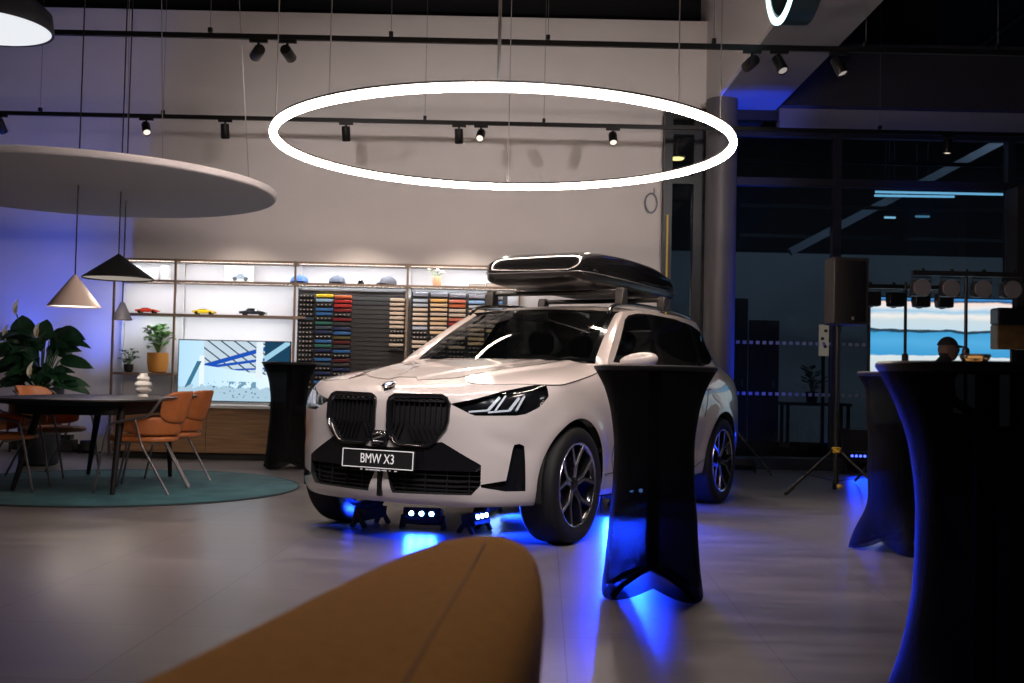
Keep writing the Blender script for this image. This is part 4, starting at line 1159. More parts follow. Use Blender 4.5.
def toy_car(px, col, label, sedan=0):
    z = zs_3 + .012; p = at(px, 305, YS + .12); L = 27 / ppm(YS) / 1.0; L = .27
    t = thing('model_car', label, 'model car', (p.x, YS + .14, z), 0, 'model cars on the middle shelf')
    ma = pbr('toy_' + label.split()[0], col, rough=.25, coat=.8)
    prof = [(-.135, .02), (-.137, .045), (-.10, .052), (-.075, .055), (-.045, .082 - .012 * (1 - sedan)), (.015, .083 - .012 * (1 - sedan)), (.05, .058), (.10, .05), (.135, .04), (.137, .022), (.10, .016), (-.10, .016)]
    m = MB(); rings = []
    for (yy, s) in ((-.055, .86), (-.045, 1), (.045, 1), (.055, .86)):
        rings.append(m.pts([(x, yy * (1 if zz < .058 else .8), .016 + (zz - .016) * (s if zz > .05 else 1)) for x, zz in prof]))
    n = len(prof)
    for a, b in zip(rings, rings[1:]):
        for i in range(n): m.face((a + i, a + (i + 1) % n, b + (i + 1) % n, b + i))
    m.face([rings[0] + i for i in range(n)]); m.face([rings[-1] + i for i in range(n)][::-1])
    m.build('body', ma, t, smooth=50)
    zt_ = .075 - .010 * (1 - sedan)
    MB().box((-.015, 0, (.060 + zt_) / 2), (.085, .092, zt_ - .060)).build('window_band', gloss_black, t)
    for sx in (-.085, .085):
        for sy in (-.05, .05): MB().lathe([(.012, -.008), (.020, -.006), (.020, .006), (.012, .008)], 16, c=(sx, sy, .020), axis='y').build('wheel', tyre_rubber, t)
    return t
toy_car(147, (.60, .05, .02), 'red model car on the middle shelf over the plants')
toy_car(204, (.75, .55, .02), 'yellow model car on the middle shelf above the television')
toy_car(253, (.02, .025, .035), 'black model car on the middle shelf above the television', 1).scale = (1.18, 1, 1.1)
# car picture on the top shelf and white boxes
p = at(239, 270, YS + .2); w_, h_ = 29 / ppm(YS + .2), 17 / ppm(YS + .2)
pic = thing('picture', 'unframed white picture of an old car standing on the top shelf', 'picture', (p.x, YS + .22, zs_2 + .012))
MB().box((0, 0, h_ / 2), (w_, .015, h_)).build('board', pbr('paper_white', (.8, .8, .8), rough=.8), pic)
ink = pbr('sketch_grey', (.22, .27, .31), rough=.9)
m = MB(); z = .07
m.prism([(-.10, .03), (-.09, .06), (-.05, .068), (-.02, .10), (.04, .10), (.06, .066), (.10, .055), (.11, .03)], 1, lambda x, y, t: (x + .01, -.008 - .003 * t, y + .015))
m.build('car_drawing', ink, pic)
m = MB()
for sx in (-.06, .075): m.lathe([(.026, -.013), (.026, -.0115)], 16, c=(sx + .01, 0, .045), axis='y')
m.build('wheel_drawing', pbr('sketch_dark', (.06, .08, .09), rough=.9), pic)
m = MB()
for sx, zz, ww in ((-.12, .11, .05), (.11, .12, .06), (.0, .15, .09)): m.box((sx, -.009, zz), (ww, .003, .018))
m.build('backdrop_drawing', pbr('sketch_pale', (.45, .5, .55), rough=.9), pic)
mug = None
for k, (px, hh, lb) in enumerate(((136, 14, 'white carton on the top shelf just beside the black lamp shade, cut by the lamp'), (146.5, 11, 'low white carton second along the top shelf'), (154.5, 12, 'white carton third along the top shelf'), (165, 15, 'tall white carton nearest the upright on the top shelf'))):
    p = at(px, 270, YS + .15)
    b = MB().box((0, 0, hh / 82. / 2), (.095, .08, hh / 82.)).build('white_carton', pbr('carton_white_%d' % k, (.82, .82, .83), rough=.7), bevel=.004)
    b.location = (p.x, YS + .15 + .03 * (k % 2), zs_2 + .012); tag(b, lb, 'box', 'white cartons on the top shelf')
    MB().box((0, -.0005, hh / 82. - .02), (.096, .081, .003)).build('lid_seam', pbr('carton_seam_%d' % k, (.5, .5, .52), rough=.8), b)
# flower vase
p = at(437, 284, YS + .15)
fv = thing('flower_vase', 'orange vase with white flowers on the top shelf', 'vase', (p.x, YS + .15, zs_2 + .012))
MB().lathe([(.05, 0), (.055, .06), (.05, .11), (.042, .125), (.035, .12), (.03, .02)], 24, cap1=False).build('vase', pbr('vase_orange', (.72, .36, .2), rough=.5), fv, smooth=50)
m = MB(); m2 = MB()
for k in range(11):
    a = k * 2.4; r = .06 + .09 * random.random(); h = .15 + .06 * random.random()
    m2.tube([(0, 0, .1), (r * .4 * cos(a), r * .4 * sin(a), .14), (r * cos(a), r * sin(a), h)], .003, 5)
    m.lathe([(.004, -.008), (.022, .0), (.016, .012), (.002, .014)], 8, c=(r * cos(a), r * sin(a), h))
m.build('flowers', pbr('petal_white', (.85, .8, .74), rough=.6), fv); m2.build('stems', pbr('stem_green', (.15, .3, .08), rough=.6), fv)
for k, (px, lb) in enumerate(((477, 'flat dark book on the top shelf beside the roof box'), (494, 'thicker dark book on the top shelf, half behind the roof box'))):
    p = at(px, 282, YS + .15); h = .03 + .015 * k
    b = thing('book', lb, 'book', (p.x, YS + .17, zs_2 + .012), .05, 'dark books on the top shelf')
    MB().box((0, 0, h / 2), (.19, .25, h)).build('cover', pbr('book_cover_%d' % k, (.06, .045, .04), rough=.5), b)
    MB().box((0, -.003, h / 2), (.18, .25, h - .01)).build('pages', pbr('book_pages_%d' % k, (.6, .55, .5), rough=.8), b)
# plants
def leaf_mesh(m, base, tip, w, droop=.1, nseg=7, fold=.25, shape=.85, face=None):
    """one broad leaf blade from base to tip"""
    base, tip = Vector(base), Vector(tip); d = tip - base; L = d.length
    sd = d.cross(Vector(face) if face else Vector((0, 0, 1)));
    if sd.length < 1e-4: sd = Vector((1, 0, 0))
    sd.normalize(); up = sd.cross(d).normalized()
    rows = []
    for i in range(nseg + 1):
        t = i / nseg; c = base + d * t + up * (droop * L * sin(pi * t) ) - Vector((0, 0, droop * L * t * t * .6))
        ww = w * sin(pi * min(1, t ** shape * 1.0)) ** .75 if 0 < t < 1 else w * .03
        rows.append(m.pts([c - sd * ww + up * ww * fold, c - sd * ww * .5 + up * ww * fold * .35, c, c + sd * ww * .5 + up * ww * fold * .35, c + sd * ww + up * ww * fold]))
    for a, b in zip(rows, rows[1:]):
        for j in range(4): m.face((a + j, a + j + 1, b + j + 1, b + j))
lily_green = pbr('lily_leaf', (.016, .075, .03), rough=.42, noise=.35, nscale=6)
plp = at(41, 388, 11.8)
ly = thing('peace_lily', 'tall broad leaved peace lily in a dark planter behind the meeting table', 'plant', (plp.x, 11.8, 0))
MB().lathe([(.17, 0), (.20, .02), (.235, plp.z - .02), (.24, plp.z), (.215, plp.z), (.20, plp.z - .06)], 32, cap1=True).build('planter', pbr('planter_dark', (.015, .017, .022), rough=.5), ly, smooth=40)
z0 = plp.z - .04
m = MB(); ms = MB()
R = random.Random(11)
leaves = [(-.22, 1.62, -.02, .19, .30), (.04, 1.58, .0, .14, .26), (.36, 1.46, -.1, .13, .36), (.42, 1.17, -.1, .11, .40), (-.40, 1.28, -.1, .13, .42), (-.50, 1.08, .05, .11, .36), (.30, 1.00, -.15, .07, .24), (.25, .90, -.1, .06, .22)]
for (dx, zz, dy, w, L) in leaves:
    tip = Vector((dx, dy, zz - z0 + z0)); 
    dirv = Vector((dx, dy, .0)); dirv = dirv.normalized() if dirv.length > .05 else Vector((.3, -.2, 0))
    if abs(dx) < .25: b = tip - Vector((dirv.x * .05, 0, L)); e = tip
    else: b = tip - dirv * L * .55 - Vector((0, 0, L * .12)); e = tip + dirv * L * .45 - Vector((0, 0, L * .25))
    leaf_mesh(m, b, e, w * .68, .12, fold=.18, face=(.1, -1, .45)); ms.tube([(dx * .08, dy * .1, z0), (b.x * .55, b.y * .6, z0 + (b.z - z0) * .6), b], .008, 5)
for k in range(70):
    a = R.uniform(0, 2 * pi); r = R.uniform(.12, .42); h = z0 + R.uniform(.03, .60); L = R.uniform(.22, .36)
    d = Vector((cos(a), sin(a), R.uniform(-.25, .5))); b = Vector((cos(a) * r * .5, sin(a) * r * .5, h))
    e = b + d.normalized() * L
    leaf_mesh(m, b, e, R.uniform(.05, .09), R.uniform(.1, .3), face=(R.uniform(-.4, .4), -.8, R.uniform(.3, 1))); ms.tube([(cos(a) * .03, sin(a) * .03, z0), (b.x * .6, b.y * .6, z0 + (h - z0) * .6), b], .006, 5)
m.build('leaves', lily_green, ly, smooth=180); ms.build('stems', pbr('lily_stem', (.04, .14, .05), rough=.5), ly, smooth=180)
for (dx, dy, zz) in ((-.21, -.18, 1.60), (-.30, -.2, 1.33), (.03, -.2, 1.36), (.03, -.33, .94)):
    f = MB(); leaf_mesh(f, (dx, dy, zz - .02), (dx + .02, dy, zz + .17), .05, .05, fold=.5)
    fo = f.build('flower', pbr('spathe_white', (.72, .75, .72), rough=.6), ly, smooth=180)
    MB().tube([(0, 0, z0), (dx * .6, dy * .6, z0 + (zz - z0) * .6), (dx, dy, zz)], .006, 5).build('flower_stalk', lily_green, fo)
    MB().tube([(dx, dy - .02, zz + .01), (dx + .01, dy - .02, zz + .09)], .011, 6).build('spadix', pbr('spadix_cream', (.7, .62, .35), rough=.8), fo)
def pot_plant(px, Yp, zshelf, rpot, hpot, hleaf, rleaf, potcol, leafcol, n, lw, label, seed):
    p = at(px, 370, Yp); t = thing('potted_plant', label, 'plant', (p.x, Yp, zshelf))
    MB().lathe([(rpot * .55, 0), (rpot * .85, .012), (rpot, hpot * .5), (rpot, hpot), (rpot * .9, hpot), (rpot * .88, hpot - .03)], 28).build('pot', potcol, t, smooth=40)
    R = random.Random(seed); m = MB(); ms = MB()
    for k in range(n):
        a = R.uniform(0, 2 * pi); rr = rleaf * sqrt(R.uniform(.03, 1)); hh = hpot + hleaf * R.uniform(.2, 1)
        c = Vector((rr * cos(a), rr * sin(a), hh)); d = Vector((cos(a), sin(a), R.uniform(-.3, .6))).normalized()
        leaf_mesh(m, c, c + d * lw * 2.1, lw, .15, nseg=5); ms.tube([(0, 0, hpot - .02), (c.x * .5, c.y * .5, hpot + (hh - hpot) * .6), c], .003, 5)
    m.build('foliage', leafcol, t, smooth=180); ms.build('stems', pbr('stem_' + label[:5], (.1, .2, .06), rough=.6), t)
YP = YS + .17
pot_plant(157.5, YP, zs_4 + .012, 10.4 / ppm(YP), 20 / ppm(YP), .34, .135, pbr('pot_orange', (.62, .27, .05), rough=.5), pbr('leaf_fresh', (.09, .24, .06), rough=.45, noise=.4, nscale=9), 46, .05, 'leafy green plant in an ochre pot on the lowest shelf', 3)
pot_plant(128.5, YP, zs_4 + .012, 4.6 / ppm(YP), 8 / ppm(YP), .17, .09, pbr('pot_black', (.012, .012, .013), rough=.5), pbr('leaf_dark', (.03, .08, .03), rough=.5, noise=.4, nscale=9), 22, .033, 'small plant in a black pot on the lowest shelf', 5)

# ================================================================== MEETING CORNER
def rug_material():
    m, nt, out = new_mat('rug_teal'); b = nt.nodes.new('ShaderNodeBsdfPrincipled'); nt.links.new(b.outputs[0], out.inputs[0]); b.inputs['Roughness'].default_value = 1; b.inputs['Sheen Weight'].default_value = .04
    tc = nt.nodes.new('ShaderNodeTexCoord'); n = nt.nodes.new('ShaderNodeTexNoise'); n.inputs['Scale'].default_value = 3.2; n.inputs['Detail'].default_value = 6; nt.links.new(tc.outputs['Object'], n.inputs[0])
    r = nt.nodes.new('ShaderNodeValToRGB'); r.color_ramp.elements[0].position = .35; r.color_ramp.elements[1].position = .65
    r.color_ramp.elements[0].color = (.012, .066, .085, 1); r.color_ramp.elements[1].color = (.03, .115, .135, 1)
    nt.links.new(n.outputs['Fac'], r.inputs[0]); nt.links.new(r.outputs[0], b.inputs['Base Color'])
    n2 = nt.nodes.new('ShaderNodeTexNoise'); n2.inputs['Scale'].default_value = 120; nt.links.new(tc.outputs['Object'], n2.inputs[0]); bp = nt.nodes.new('ShaderNodeBump'); bp.inputs['Strength'].default_value = .5; bp.inputs['Distance'].default_value = .004
    nt.links.new(n2.outputs['Fac'], bp.inputs['Height']); nt.links.new(bp.outputs[0], b.inputs['Normal'])
    return m
rug = thing('rug', 'large round teal rug under the meeting table', 'rug', (-3.5, 9.8, 0))
MB().lathe([(.01, 0), (1.60, 0), (1.605, .006), (1.59, .014), (.01, .014)], 96).build('pile', rug_material(), rug, smooth=30)
MB().lathe([(1.605, .0), (1.615, .004), (1.612, .012), (1.598, .015)], 96, cap0=False, cap1=False).build('edge_binding', pbr('rug_edge', (.012, .03, .035), rough=.9), rug)
RUGZ = .0145
dark_oak = pbr('dark_stained_wood', (.010, .008, .010), rough=.5, noise=.3, nscale=6, stretch=(1, 6, 1), spec=.25)
TX, TY, TZ = -3.68, 9.82, .768
tb_ = thing('meeting_table', 'dark oval meeting table with slanted legs on the teal rug', 'table', (TX, TY, RUGZ + .005))
def sup(a, hx, hy, e=2.6): return Vector((hx * math.copysign(abs(cos(a)) ** (2 / e), cos(a)), hy * math.copysign(abs(sin(a)) ** (2 / e), sin(a)), 0))
m = MB(); rings = []
for k, (s, z) in enumerate(((.90, TZ - .050), (.985, TZ - .026), (1.0, TZ - .012), (.995, TZ), )):
    rings.append(m.pts([sup(2 * pi * i / 72, .73 * s, 1.15 * s) + Vector((0, 0, z)) for i in range(72)]))
for a, b in zip(rings, rings[1:]):
    for i in range(72): m.face((a + i, a + (i + 1) % 72, b + (i + 1) % 72, b + i))
m.face([rings[0] + i for i in range(72)][::-1]); m.face([rings[-1] + i for i in range(72)])
m.build('tabletop', dark_oak, tb_, smooth=35)
m = MB(); ra = []
for s, z in ((1, TZ - .05), (1, TZ - .13)): ra.append(m.pts([sup(2 * pi * i / 60, .52, .86, 5) * s + Vector((0, 0, z)) for i in range(60)]))
for i in range(60): m.face((ra[0] + i, ra[0] + (i + 1) % 60, ra[1] + (i + 1) % 60, ra[1] + i))
m.face([ra[1] + i for i in range(60)]); m.build('apron', dark_oak, tb_, smooth=40)
for (fx, fy) in ((-3.217, 8.958), (-4.088, 9.09), (-4.077, 10.687), (-3.275, 10.664)):
    f = Vector((fx - TX, fy - TY, 0)); t_ = Vector((f.x * .92, f.y * .82, TZ - .05))
    if fx < TX: t_.x = f.x * .62 
    else: t_.x = f.x * 1.0
    MB().tube([f, f.lerp(t_, .5), t_], [.019, .027, .036], 10).build('leg', dark_oak, tb_, smooth=60)
TT = RUGZ + TZ
pa = thing('paper_sheet', 'pale flat brochure lying on the meeting table', 'brochure', (at(100, 396, 9.75).x, 9.75, TT))
m = MB(); m.prism([(-.24, -.15), (.22, -.15), (.24, .15), (-.22, .15)], 1, lambda x, y, t: (x, y, .0005 + .004 * t)); m.build('cover', pbr('brochure_paper', (.72, .62, .55), rough=.5), pa)
MB().bar((.0, -.148, .0055), (.01, .148, .0055), .004, .002).build('fold', pbr('fold_grey', (.4, .36, .33), rough=.8), pa)
vp = at(143, 396, 10.15)
va = MB().lathe([(.045, 0), (.05, .012), (.035, .035), (.07, .06), (.072, .075), (.04, .095), (.075, .115), (.075, .135), (.045, .155), (.06, .17), (.058, .185), (.036, .20), (.034, .225), (.028, .225), (.026, .19)], 40).build('stacked_vase', pbr('white_ceramic', (.8, .8, .8), rough=.3, coat=.4), smooth=60)
va.location = (vp.x, 10.15, TT); tag(va, 'white ribbed ceramic vase on the far end of the meeting table', 'vase')

tan_leather = pbr('tan_leather', (.38, .115, .03), rough=.42, noise=.12, nscale=12, bump=.15, bscale=120)
tube_metal = pbr('chair_tube', (.20, .185, .20), rough=.3, metal=.7)
def make_chair(label):
    r = thing('armchair', label, 'chair', (0, 0, 0), 0, 'tan chairs around the meeting table')
    m = MB(); rr = []
    for s, z in ((.80, .415), (.98, .425), (1, .445), (.96, .462), (.7, .468)):
        rr.append(m.pts([sup(2 * pi * i / 40, .265 * s, .245 * s, 3) + Vector((.02, 0, z)) for i in range(40)]))
    for a, b in zip(rr, rr[1:]):
        for i in range(40): m.face((a + i, a + (i + 1) % 40, b + (i + 1) % 40, b + i))
    m.face([rr[0] + i for i in range(40)][::-1]); m.face([rr[-1] + i for i in range(40)]); m.build('seat', tan_leather, r, smooth=60)
    def shell(a0, a1, z0, z1, rx, ry, lean, th=.028, rnd=.5):
        m = MB()
        def f(a, t):
            # closed cross-section loop around the band
            u = a; an = a0 + (a1 - a0) * u
            e = 1 - abs(2 * u - 1) ** 6 * rnd
            zz0, zz1 = (z0 + z1) / 2 - (z1 - z0) / 2 * e, (z0 + z1) / 2 + (z1 - z0) / 2 * e
            q = 2 * pi * t; zz = (zz0 + zz1) / 2 + (zz1 - zz0) / 2 * math.copysign(abs(sin(q)) ** .5, sin(q)); d = th / 2 * math.copysign(abs(cos(q)) ** .5, cos(q))
            k = lean * (zz - .47)
            return Vector((-(rx + d + k) * cos(an), (ry + d + k * .3) * sin(an), zz))
        m.grid(f, 31, 16, wrapv=True)
        n = 16
        m.face(range(0, n)); m.face(range(30 * n, 31 * n))
        return m
    shell(-2.0, 2.0, .475, .625, .25, .245, .12, .034).build('arm_band', tan_leather, r, smooth=70)
    shell(-.98, .98, .575, .845, .258, .25, .28, .028).build('backrest', tan_leather, r, smooth=70)
    for s in (1, -1):
        f = [(.34, .27 * s, 0), (.30, .275 * s, .20), (.235, .285 * s, .52), (.19, .288 * s, .575), (.0, .29 * s, .615), (-.10, .29 * s, .645), (-.19, .275 * s, .765), (-.24, .255 * s, .79), (-.30, .19 * s, .795)]
        MB().tube(catmull(f, 6), .0105, 8).build('arm_rail', tube_metal, r, smooth=180)
        MB().tube([(.01, .29 * s, .613), (-.05, .29 * s, .40), (-.28, .285 * s, 0)], .0105, 8).build('rear_leg', tube_metal, r, smooth=60)
    MB().bar((.12, -.27, .41), (.12, .27, .41), .02, .014).bar((-.12, -.27, .41), (-.12, .27, .41), .02, .014).build('under_frame', tube_metal, r)
    return r
ch = make_chair('tan leather armchair, pushed in at the table side towards the car, the one in front')
chairs = [(-3.06, 9.30, pi, None), (-3.09, 10.06, pi - .05, 'tan leather armchair, second at the table side towards the car, half hidden by the first'),
          (-4.25, 9.2, .15, 'tan leather armchair cut by the frame edge at the meeting table'), (-4.36, 10.5, -.25, 'tan leather armchair in front of the dark planter, its back just above the tabletop')]
for i, (x, y, a, lb) in enumerate(chairs):
    o = ch if i == 0 else copy_tree(ch)
    o.location = (x, y, RUGZ + .006); o.rotation_euler = (0, 0, a)
    if lb: o['label'] = lb
# floor uplights with blue beams and power box
def floor_uplight(x, y, label):
    t = thing('floor_uplight', label, 'floor light', (x, y, 0), 0, 'blue uplights on the floor by the wall')
    MB().lathe([(.06, .03), (.075, .04), (.08, .16), (.07, .16), (.068, .13)], 20).build('can', black_metal, t, smooth=40)
    for s in (1, -1): MB().box((s * .09, 0, .06), (.012, .05, .12)).build('bracket', black_metal, t)
    MB().lathe([(.066, .14), (.001, .145)], 20, cap0=False, cap1=False).build('lens', emis('uplight_lens', (.05, .15, 1), 6), t)
    return t
for x, lb, w in ((-6.05, 'blue uplight on the floor behind the tall plant', 55), (-5.2, 'blue uplight on the floor between the plant and the shelf wall', 45)):
    floor_uplight(x, 13.55, lb)
    l = bpy.data.lights.new('uplight_beam', 'SPOT'); l.energy = w * 9; l.color = (.035, .11, 1); l.spot_size = radians(56); l.spot_blend = .9; l.shadow_soft_size = .05
    o = bpy.data.objects.new('uplight_beam', l); C.objects.link(o); o.location = (x, 13.45, .2); o.rotation_euler = (radians(180 + 4), 0, 0)
p = on_z(66, 452)
pb = thing('power_box', 'black power box with cables on the floor behind the meeting table', 'power box', (p.x, p.y, 0))
MB().box((0, 0, .08), (.24, .18, .15)).build('case', black_plastic, pb, bevel=.006)
MB().box((0, 0, .19), (.14, .12, .05)).build('lid', black_plastic, pb, bevel=.004)
MB().tube(catmull([(.12, -.05, .03), (.25, -.1, .01), (.33, .0, .01), (.22, .08, .012), (.13, -.02, .012), (.28, -.12, .014), (.45, -.05, .01)], 8), .009, 6).build('cable', cable_black, pb)

# ================================================================== FOREGROUND SOFA
mustard = pbr('mustard_wool', (.50, .225, .035), rough=.95, noise=.10, nscale=60, bump=.35, bscale=350, spec=.1, sheen=.03)
so = thing('lounge_chair', 'mustard wool lounge chair, its rounded back in front of the car', 'armchair', (-.1, 1.2, 0))
# lounge chair back: a rounded upright slab
so.location = (0, 0, 0)
plan = catmull([(-.48, .40, 0), (-.352, 1.0, 0), (-.252, 1.43, 0), (-.165, 1.75, 0), (-.105, 1.87, 0), (-.035, 1.925, 0), (.022, 1.88, 0), (.05, 1.75, 0), (.052, 1.5, 0), (.036, 1.25, 0), (.012, 1.0, 0), (-.04, .40, 0)], 9)
plan += [Vector((-.10, .36, 0)), Vector((-.25, .345, 0)), Vector((-.40, .36, 0))]
def spine(y): y = min(1.72, max(.5, y)); return Vector((-.085 + .05 * (y - .9) / .8, y, 0))
m = MB(); rr = []
for s, z in ((.40, .12), (.34, .13), (.30, .17), (.14, .45), (.03, .63), (.0, .695), (.022, .722), (.07, .739), (.17, .751), (.35, .760), (.58, .766), (.82, .768)):
    rr.append(m.pts([p + (spine(p.y) - p) * s + Vector((0, 0, z)) for p in plan]))
n = len(plan)
for a, b in zip(rr, rr[1:]):
    for i in range(n): m.face((a + i, a + (i + 1) % n, b + (i + 1) % n, b + i))
m.face([rr[0] + i for i in range(n)][::-1]); m.face([rr[-1] + i for i in range(n)])
bk = m.build('backrest', mustard, so, smooth=180)
MB().tube(catmull([(-.035, 1.912, .69), (-.033, 1.86, .738), (-.035, 1.72, .7665), (-.05, 1.45, .7675), (-.07, 1.15, .7675), (-.088, .85, .7675), (-.11, .55, .764)], 8), .0022, 6).build('piping', pbr('piping_brown', (.26, .11, .022), rough=.9), bk, smooth=180)
MB().grid(lambda a, t: Vector((-.95 + .62 * a, .45 + 1.0 * t, .40 + .04 * (1 - (2 * a - 1) ** 4) * (1 - (2 * t - 1) ** 4))), 12, 12).box((-.64, .95, .29), (.62, 1.0, .22)).build('seat_cushion', mustard, so, smooth=60)
for (x, y) in ((-.9, .5), (-.9, 1.4), (-.30, .5), (-.05, 1.7)): MB().tube([(x, y, 0), (x, y, .2)], [.015, .022], 10).build('leg', black_metal, so)

# ================================================================== COCKTAIL TABLES
def stretch_material(name):
    m, nt, out = new_mat(name)
    d = nt.nodes.new('ShaderNodeBsdfPrincipled'); d.inputs['Base Color'].default_value = (.0025, .0025, .003, 1); d.inputs['Roughness'].default_value = .7; d.inputs['Specular IOR Level'].default_value = .10; d.inputs['Sheen Weight'].default_value = .03; d.inputs['Sheen Roughness'].default_value = .12
    t = nt.nodes.new('ShaderNodeBsdfTransparent'); t.inputs[0].default_value = (1, 1, 1, 1)
    tl = nt.nodes.new('ShaderNodeBsdfTranslucent'); tl.inputs[0].default_value = (.03, .03, .035, 1)
    mx0 = nt.nodes.new('ShaderNodeMixShader'); mx0.inputs[0].default_value = .12; nt.links.new(d.outputs[0], mx0.inputs[1]); nt.links.new(tl.outputs[0], mx0.inputs[2])
    mx = nt.nodes.new('ShaderNodeMixShader'); mx.inputs[0].default_value = .06
    nt.links.new(mx0.outputs[0], mx.inputs[1]); nt.links.new(t.outputs[0], mx.inputs[2]); nt.links.new(mx.outputs[0], out.inputs[0])
    return m
stretch = stretch_material('black_stretch_fabric')
def cocktail_table(x, y, h, rot, label, waist=.195, foot=.285):
    t = thing('cocktail_table', label, 'table', (x, y, 0), rot, 'standing tables in black stretch covers')
    rp = tab([0, .10, .25, .45, .62, .78, .90, .97, 1.0], [.275, .255, .222, waist + .004, waist, waist + .018, .246, .283, .30])
    N = 96; m = MB(); rows = []
    for i in range(33):
        f = i / 32; ps = []
        for j in range(N):
            a = 2 * pi * j / N; lobe = max(0, cos(2 * (a - pi / 4) * 1.0) ** 1) if False else .5 + .5 * cos(4 * (a - pi / 4))
            low = 1 - sstep(0, .34, f)
            zb_ = .065 * (1 - lobe ** .55)
            z = zb_ + (h - .012 - zb_) * f
            r = rp(f) + low * ((foot - .275) * lobe ** 2 - .035 * (1 - lobe))
            ps.append((r * cos(a), r * sin(a), z))
        rows.append(m.pts(ps))
    for a, b in zip(rows, rows[1:]):
        for j in range(N): m.face((a + j, a + (j + 1) % N, b + (j + 1) % N, b + j))
    m.build('stretch_cover', stretch, t, smooth=180)
    MB().lathe([(.02, h - .03), (.292, h - .028), (.301, h - .016), (.301, h - .006), (.294, h), (.02, h)], 64).build('tabletop', pbr('tabletop_black', (.012, .012, .013), rough=.5), t, smooth=40)
    MB().tube([(0, 0, .12), (0, 0, h - .03)], .032, 14).build('pole', black_metal, t, smooth=60)
    for k in range(4):
        a = pi / 4 + k * pi / 2
        MB().tube([(0, 0, .14), (.2 * cos(a), .2 * sin(a), .06), ((foot - .02) * cos(a), (foot - .02) * sin(a), .014)], .014, 8).build('leg', black_metal, t, smooth=60)
    return t
cocktail_table(.705, 5.38, 1.105, radians(-6), 'black covered standing table in front of the parked car')
cocktail_table(-2.44, 12.1, 1.16, radians(20), 'black covered standing table in front of the sideboard and television')
cocktail_table(2.515, 7.0, 1.122, radians(35), 'black covered standing table behind the big one, by the speaker stand', .228, .345)
cocktail_table(1.342, 3.1, 1.097, radians(10), 'largest looking black covered standing table, with a glass bowl on top', .188, .31)
p = at(975, 362, 2.98)
gb = thing('glass_bowl', 'small cut glass bowl on the big standing table', 'bowl', (p.x, 2.98, 1.0975))
def cut(t, z): return 1 + .04 * cos(10 * t)
gm, nt, out = new_mat('cut_glass'); g_ = nt.nodes.new('ShaderNodeBsdfGlass'); g_.inputs[0].default_value = (1, .95, .9, 1); g_.inputs['IOR'].default_value = 1.5; g_.inputs['Roughness'].default_value = .02; nt.links.new(g_.outputs[0], out.inputs[0])
MB().lathe([(.028, 0), (.036, .006), (.040, .018), (.038, .021), (.033, .010), (.01, .006)], 40, fn=cut).build('bowl', gm, gb, smooth=25)
MB().lathe([(.018, .0065), (.018, .014), (.001, .0145)], 20).build('tea_light', pbr('tealight_wax', (.8, .5, .2), rough=.5, emit=(1, .55, .2), estr=.5), gb)

# ================================================================== ROOF BOX AND BARS
CARM = Matrix.Translation(car.location) @ Matrix.Rotation(car.rotation_euler.z, 4, 'Z')
def car_place(o, p=(0, 0, 0)): o.location = CARM @ Vector(p); o.rotation_euler = (0, 0, car.rotation_euler.z)
box_black = pbr('roof_box_gloss', (.008, .008, .009), rough=.16, coat=.8)
box_side = pbr('roof_box_satin', (.014, .013, .013), rough=.3)
def make_bar(x, label):
    t = thing('roof_bar', label, 'roof bar', (0, 0, 0), 0, 'roof bars under the roof box'); car_place(t, (x, 0, 0))
    rs_ = roof_side(x); zr = rs_.z + .055; yr = rs_.y - .085
    m = MB(); m.tube([(0, -yr - .02, 1.715), (0, yr + .02, 1.715)], .02, 10); m.build('crossbar', pbr('bar_black', (.02, .02, .02), rough=.4), t)
    for s in (1, -1):
        f = MB().prism([(-.055, zr - .012), (.055, zr - .012), (.045, zr + .06), (.03, 1.745), (-.03, 1.745), (-.045, zr + .06)], 1, lambda a, b, k: (a, s * (yr - .03 + .075 * k), b))
        f.build('foot', pbr('bar_foot', (.022, .02, .019), rough=.4), t, bevel=.012)
    return t
make_bar(-1.50, 'roof bar under the front end of the roof box')
make_bar(-2.40, 'roof bar under the middle of the roof box')
rb = thing('roof_box', 'glossy black roof box on the car roof bars', 'roof box'); car_place(rb)
# loft along x: (x, half width, z bottom, z seam, z top)
secs = [(-1.045, .33, 1.79, 1.835, 1.875), (-1.06, .365, 1.77, 1.84, 1.91), (-1.10, .39, 1.748, 1.842, 1.945), (-1.25, .405, 1.738, 1.845, 2.0), (-1.6, .42, 1.737, 1.845, 2.04), (-2.1, .42, 1.737, 1.842, 2.055), (-2.6, .415, 1.74, 1.838, 2.045), (-3.0, .395, 1.748, 1.832, 2.005), (-3.17, .37, 1.76, 1.83, 1.955), (-3.24, .33, 1.785, 1.828, 1.89)]
fs = [tab([-s[0] for s in secs], [s[k] for s in secs]) for k in range(1, 5)]
NX = 40
xs_ = [-1.045 - (2.195) * (i / NX) ** 1.0 for i in range(NX + 1)]
def half(lid):
    m = MB(); rows = []
    for x in xs_:
        w, zbm, zsm, ztp = [f(-x) for f in fs]
        ps = []
        for j in range(33):
            a = pi * j / 32
            e = .27 if lid else .45
            cy = math.copysign(abs(cos(a)) ** e, cos(a)); sz = sin(a) ** (.62 if lid else .55)
            y = w * cy
            if lid:
                z = zsm + (ztp - zsm) * sz
                y = (w + .006) * cy
                # the middle of the lid is raised between two long shoulders
                if abs(y) < w * .62: z += .0
            else: z = zsm - (zsm - zbm) * sz
            ps.append((x, y, z))
        rows.append(m.pts(ps))
    for a, b in zip(rows, rows[1:]):
        for j in range(32): m.face((a + j, a + j + 1, b + j + 1, b + j))
    m.face([rows[0] + j for j in range(33)]); m.face([rows[-1] + j for j in range(33)][::-1])
    return m
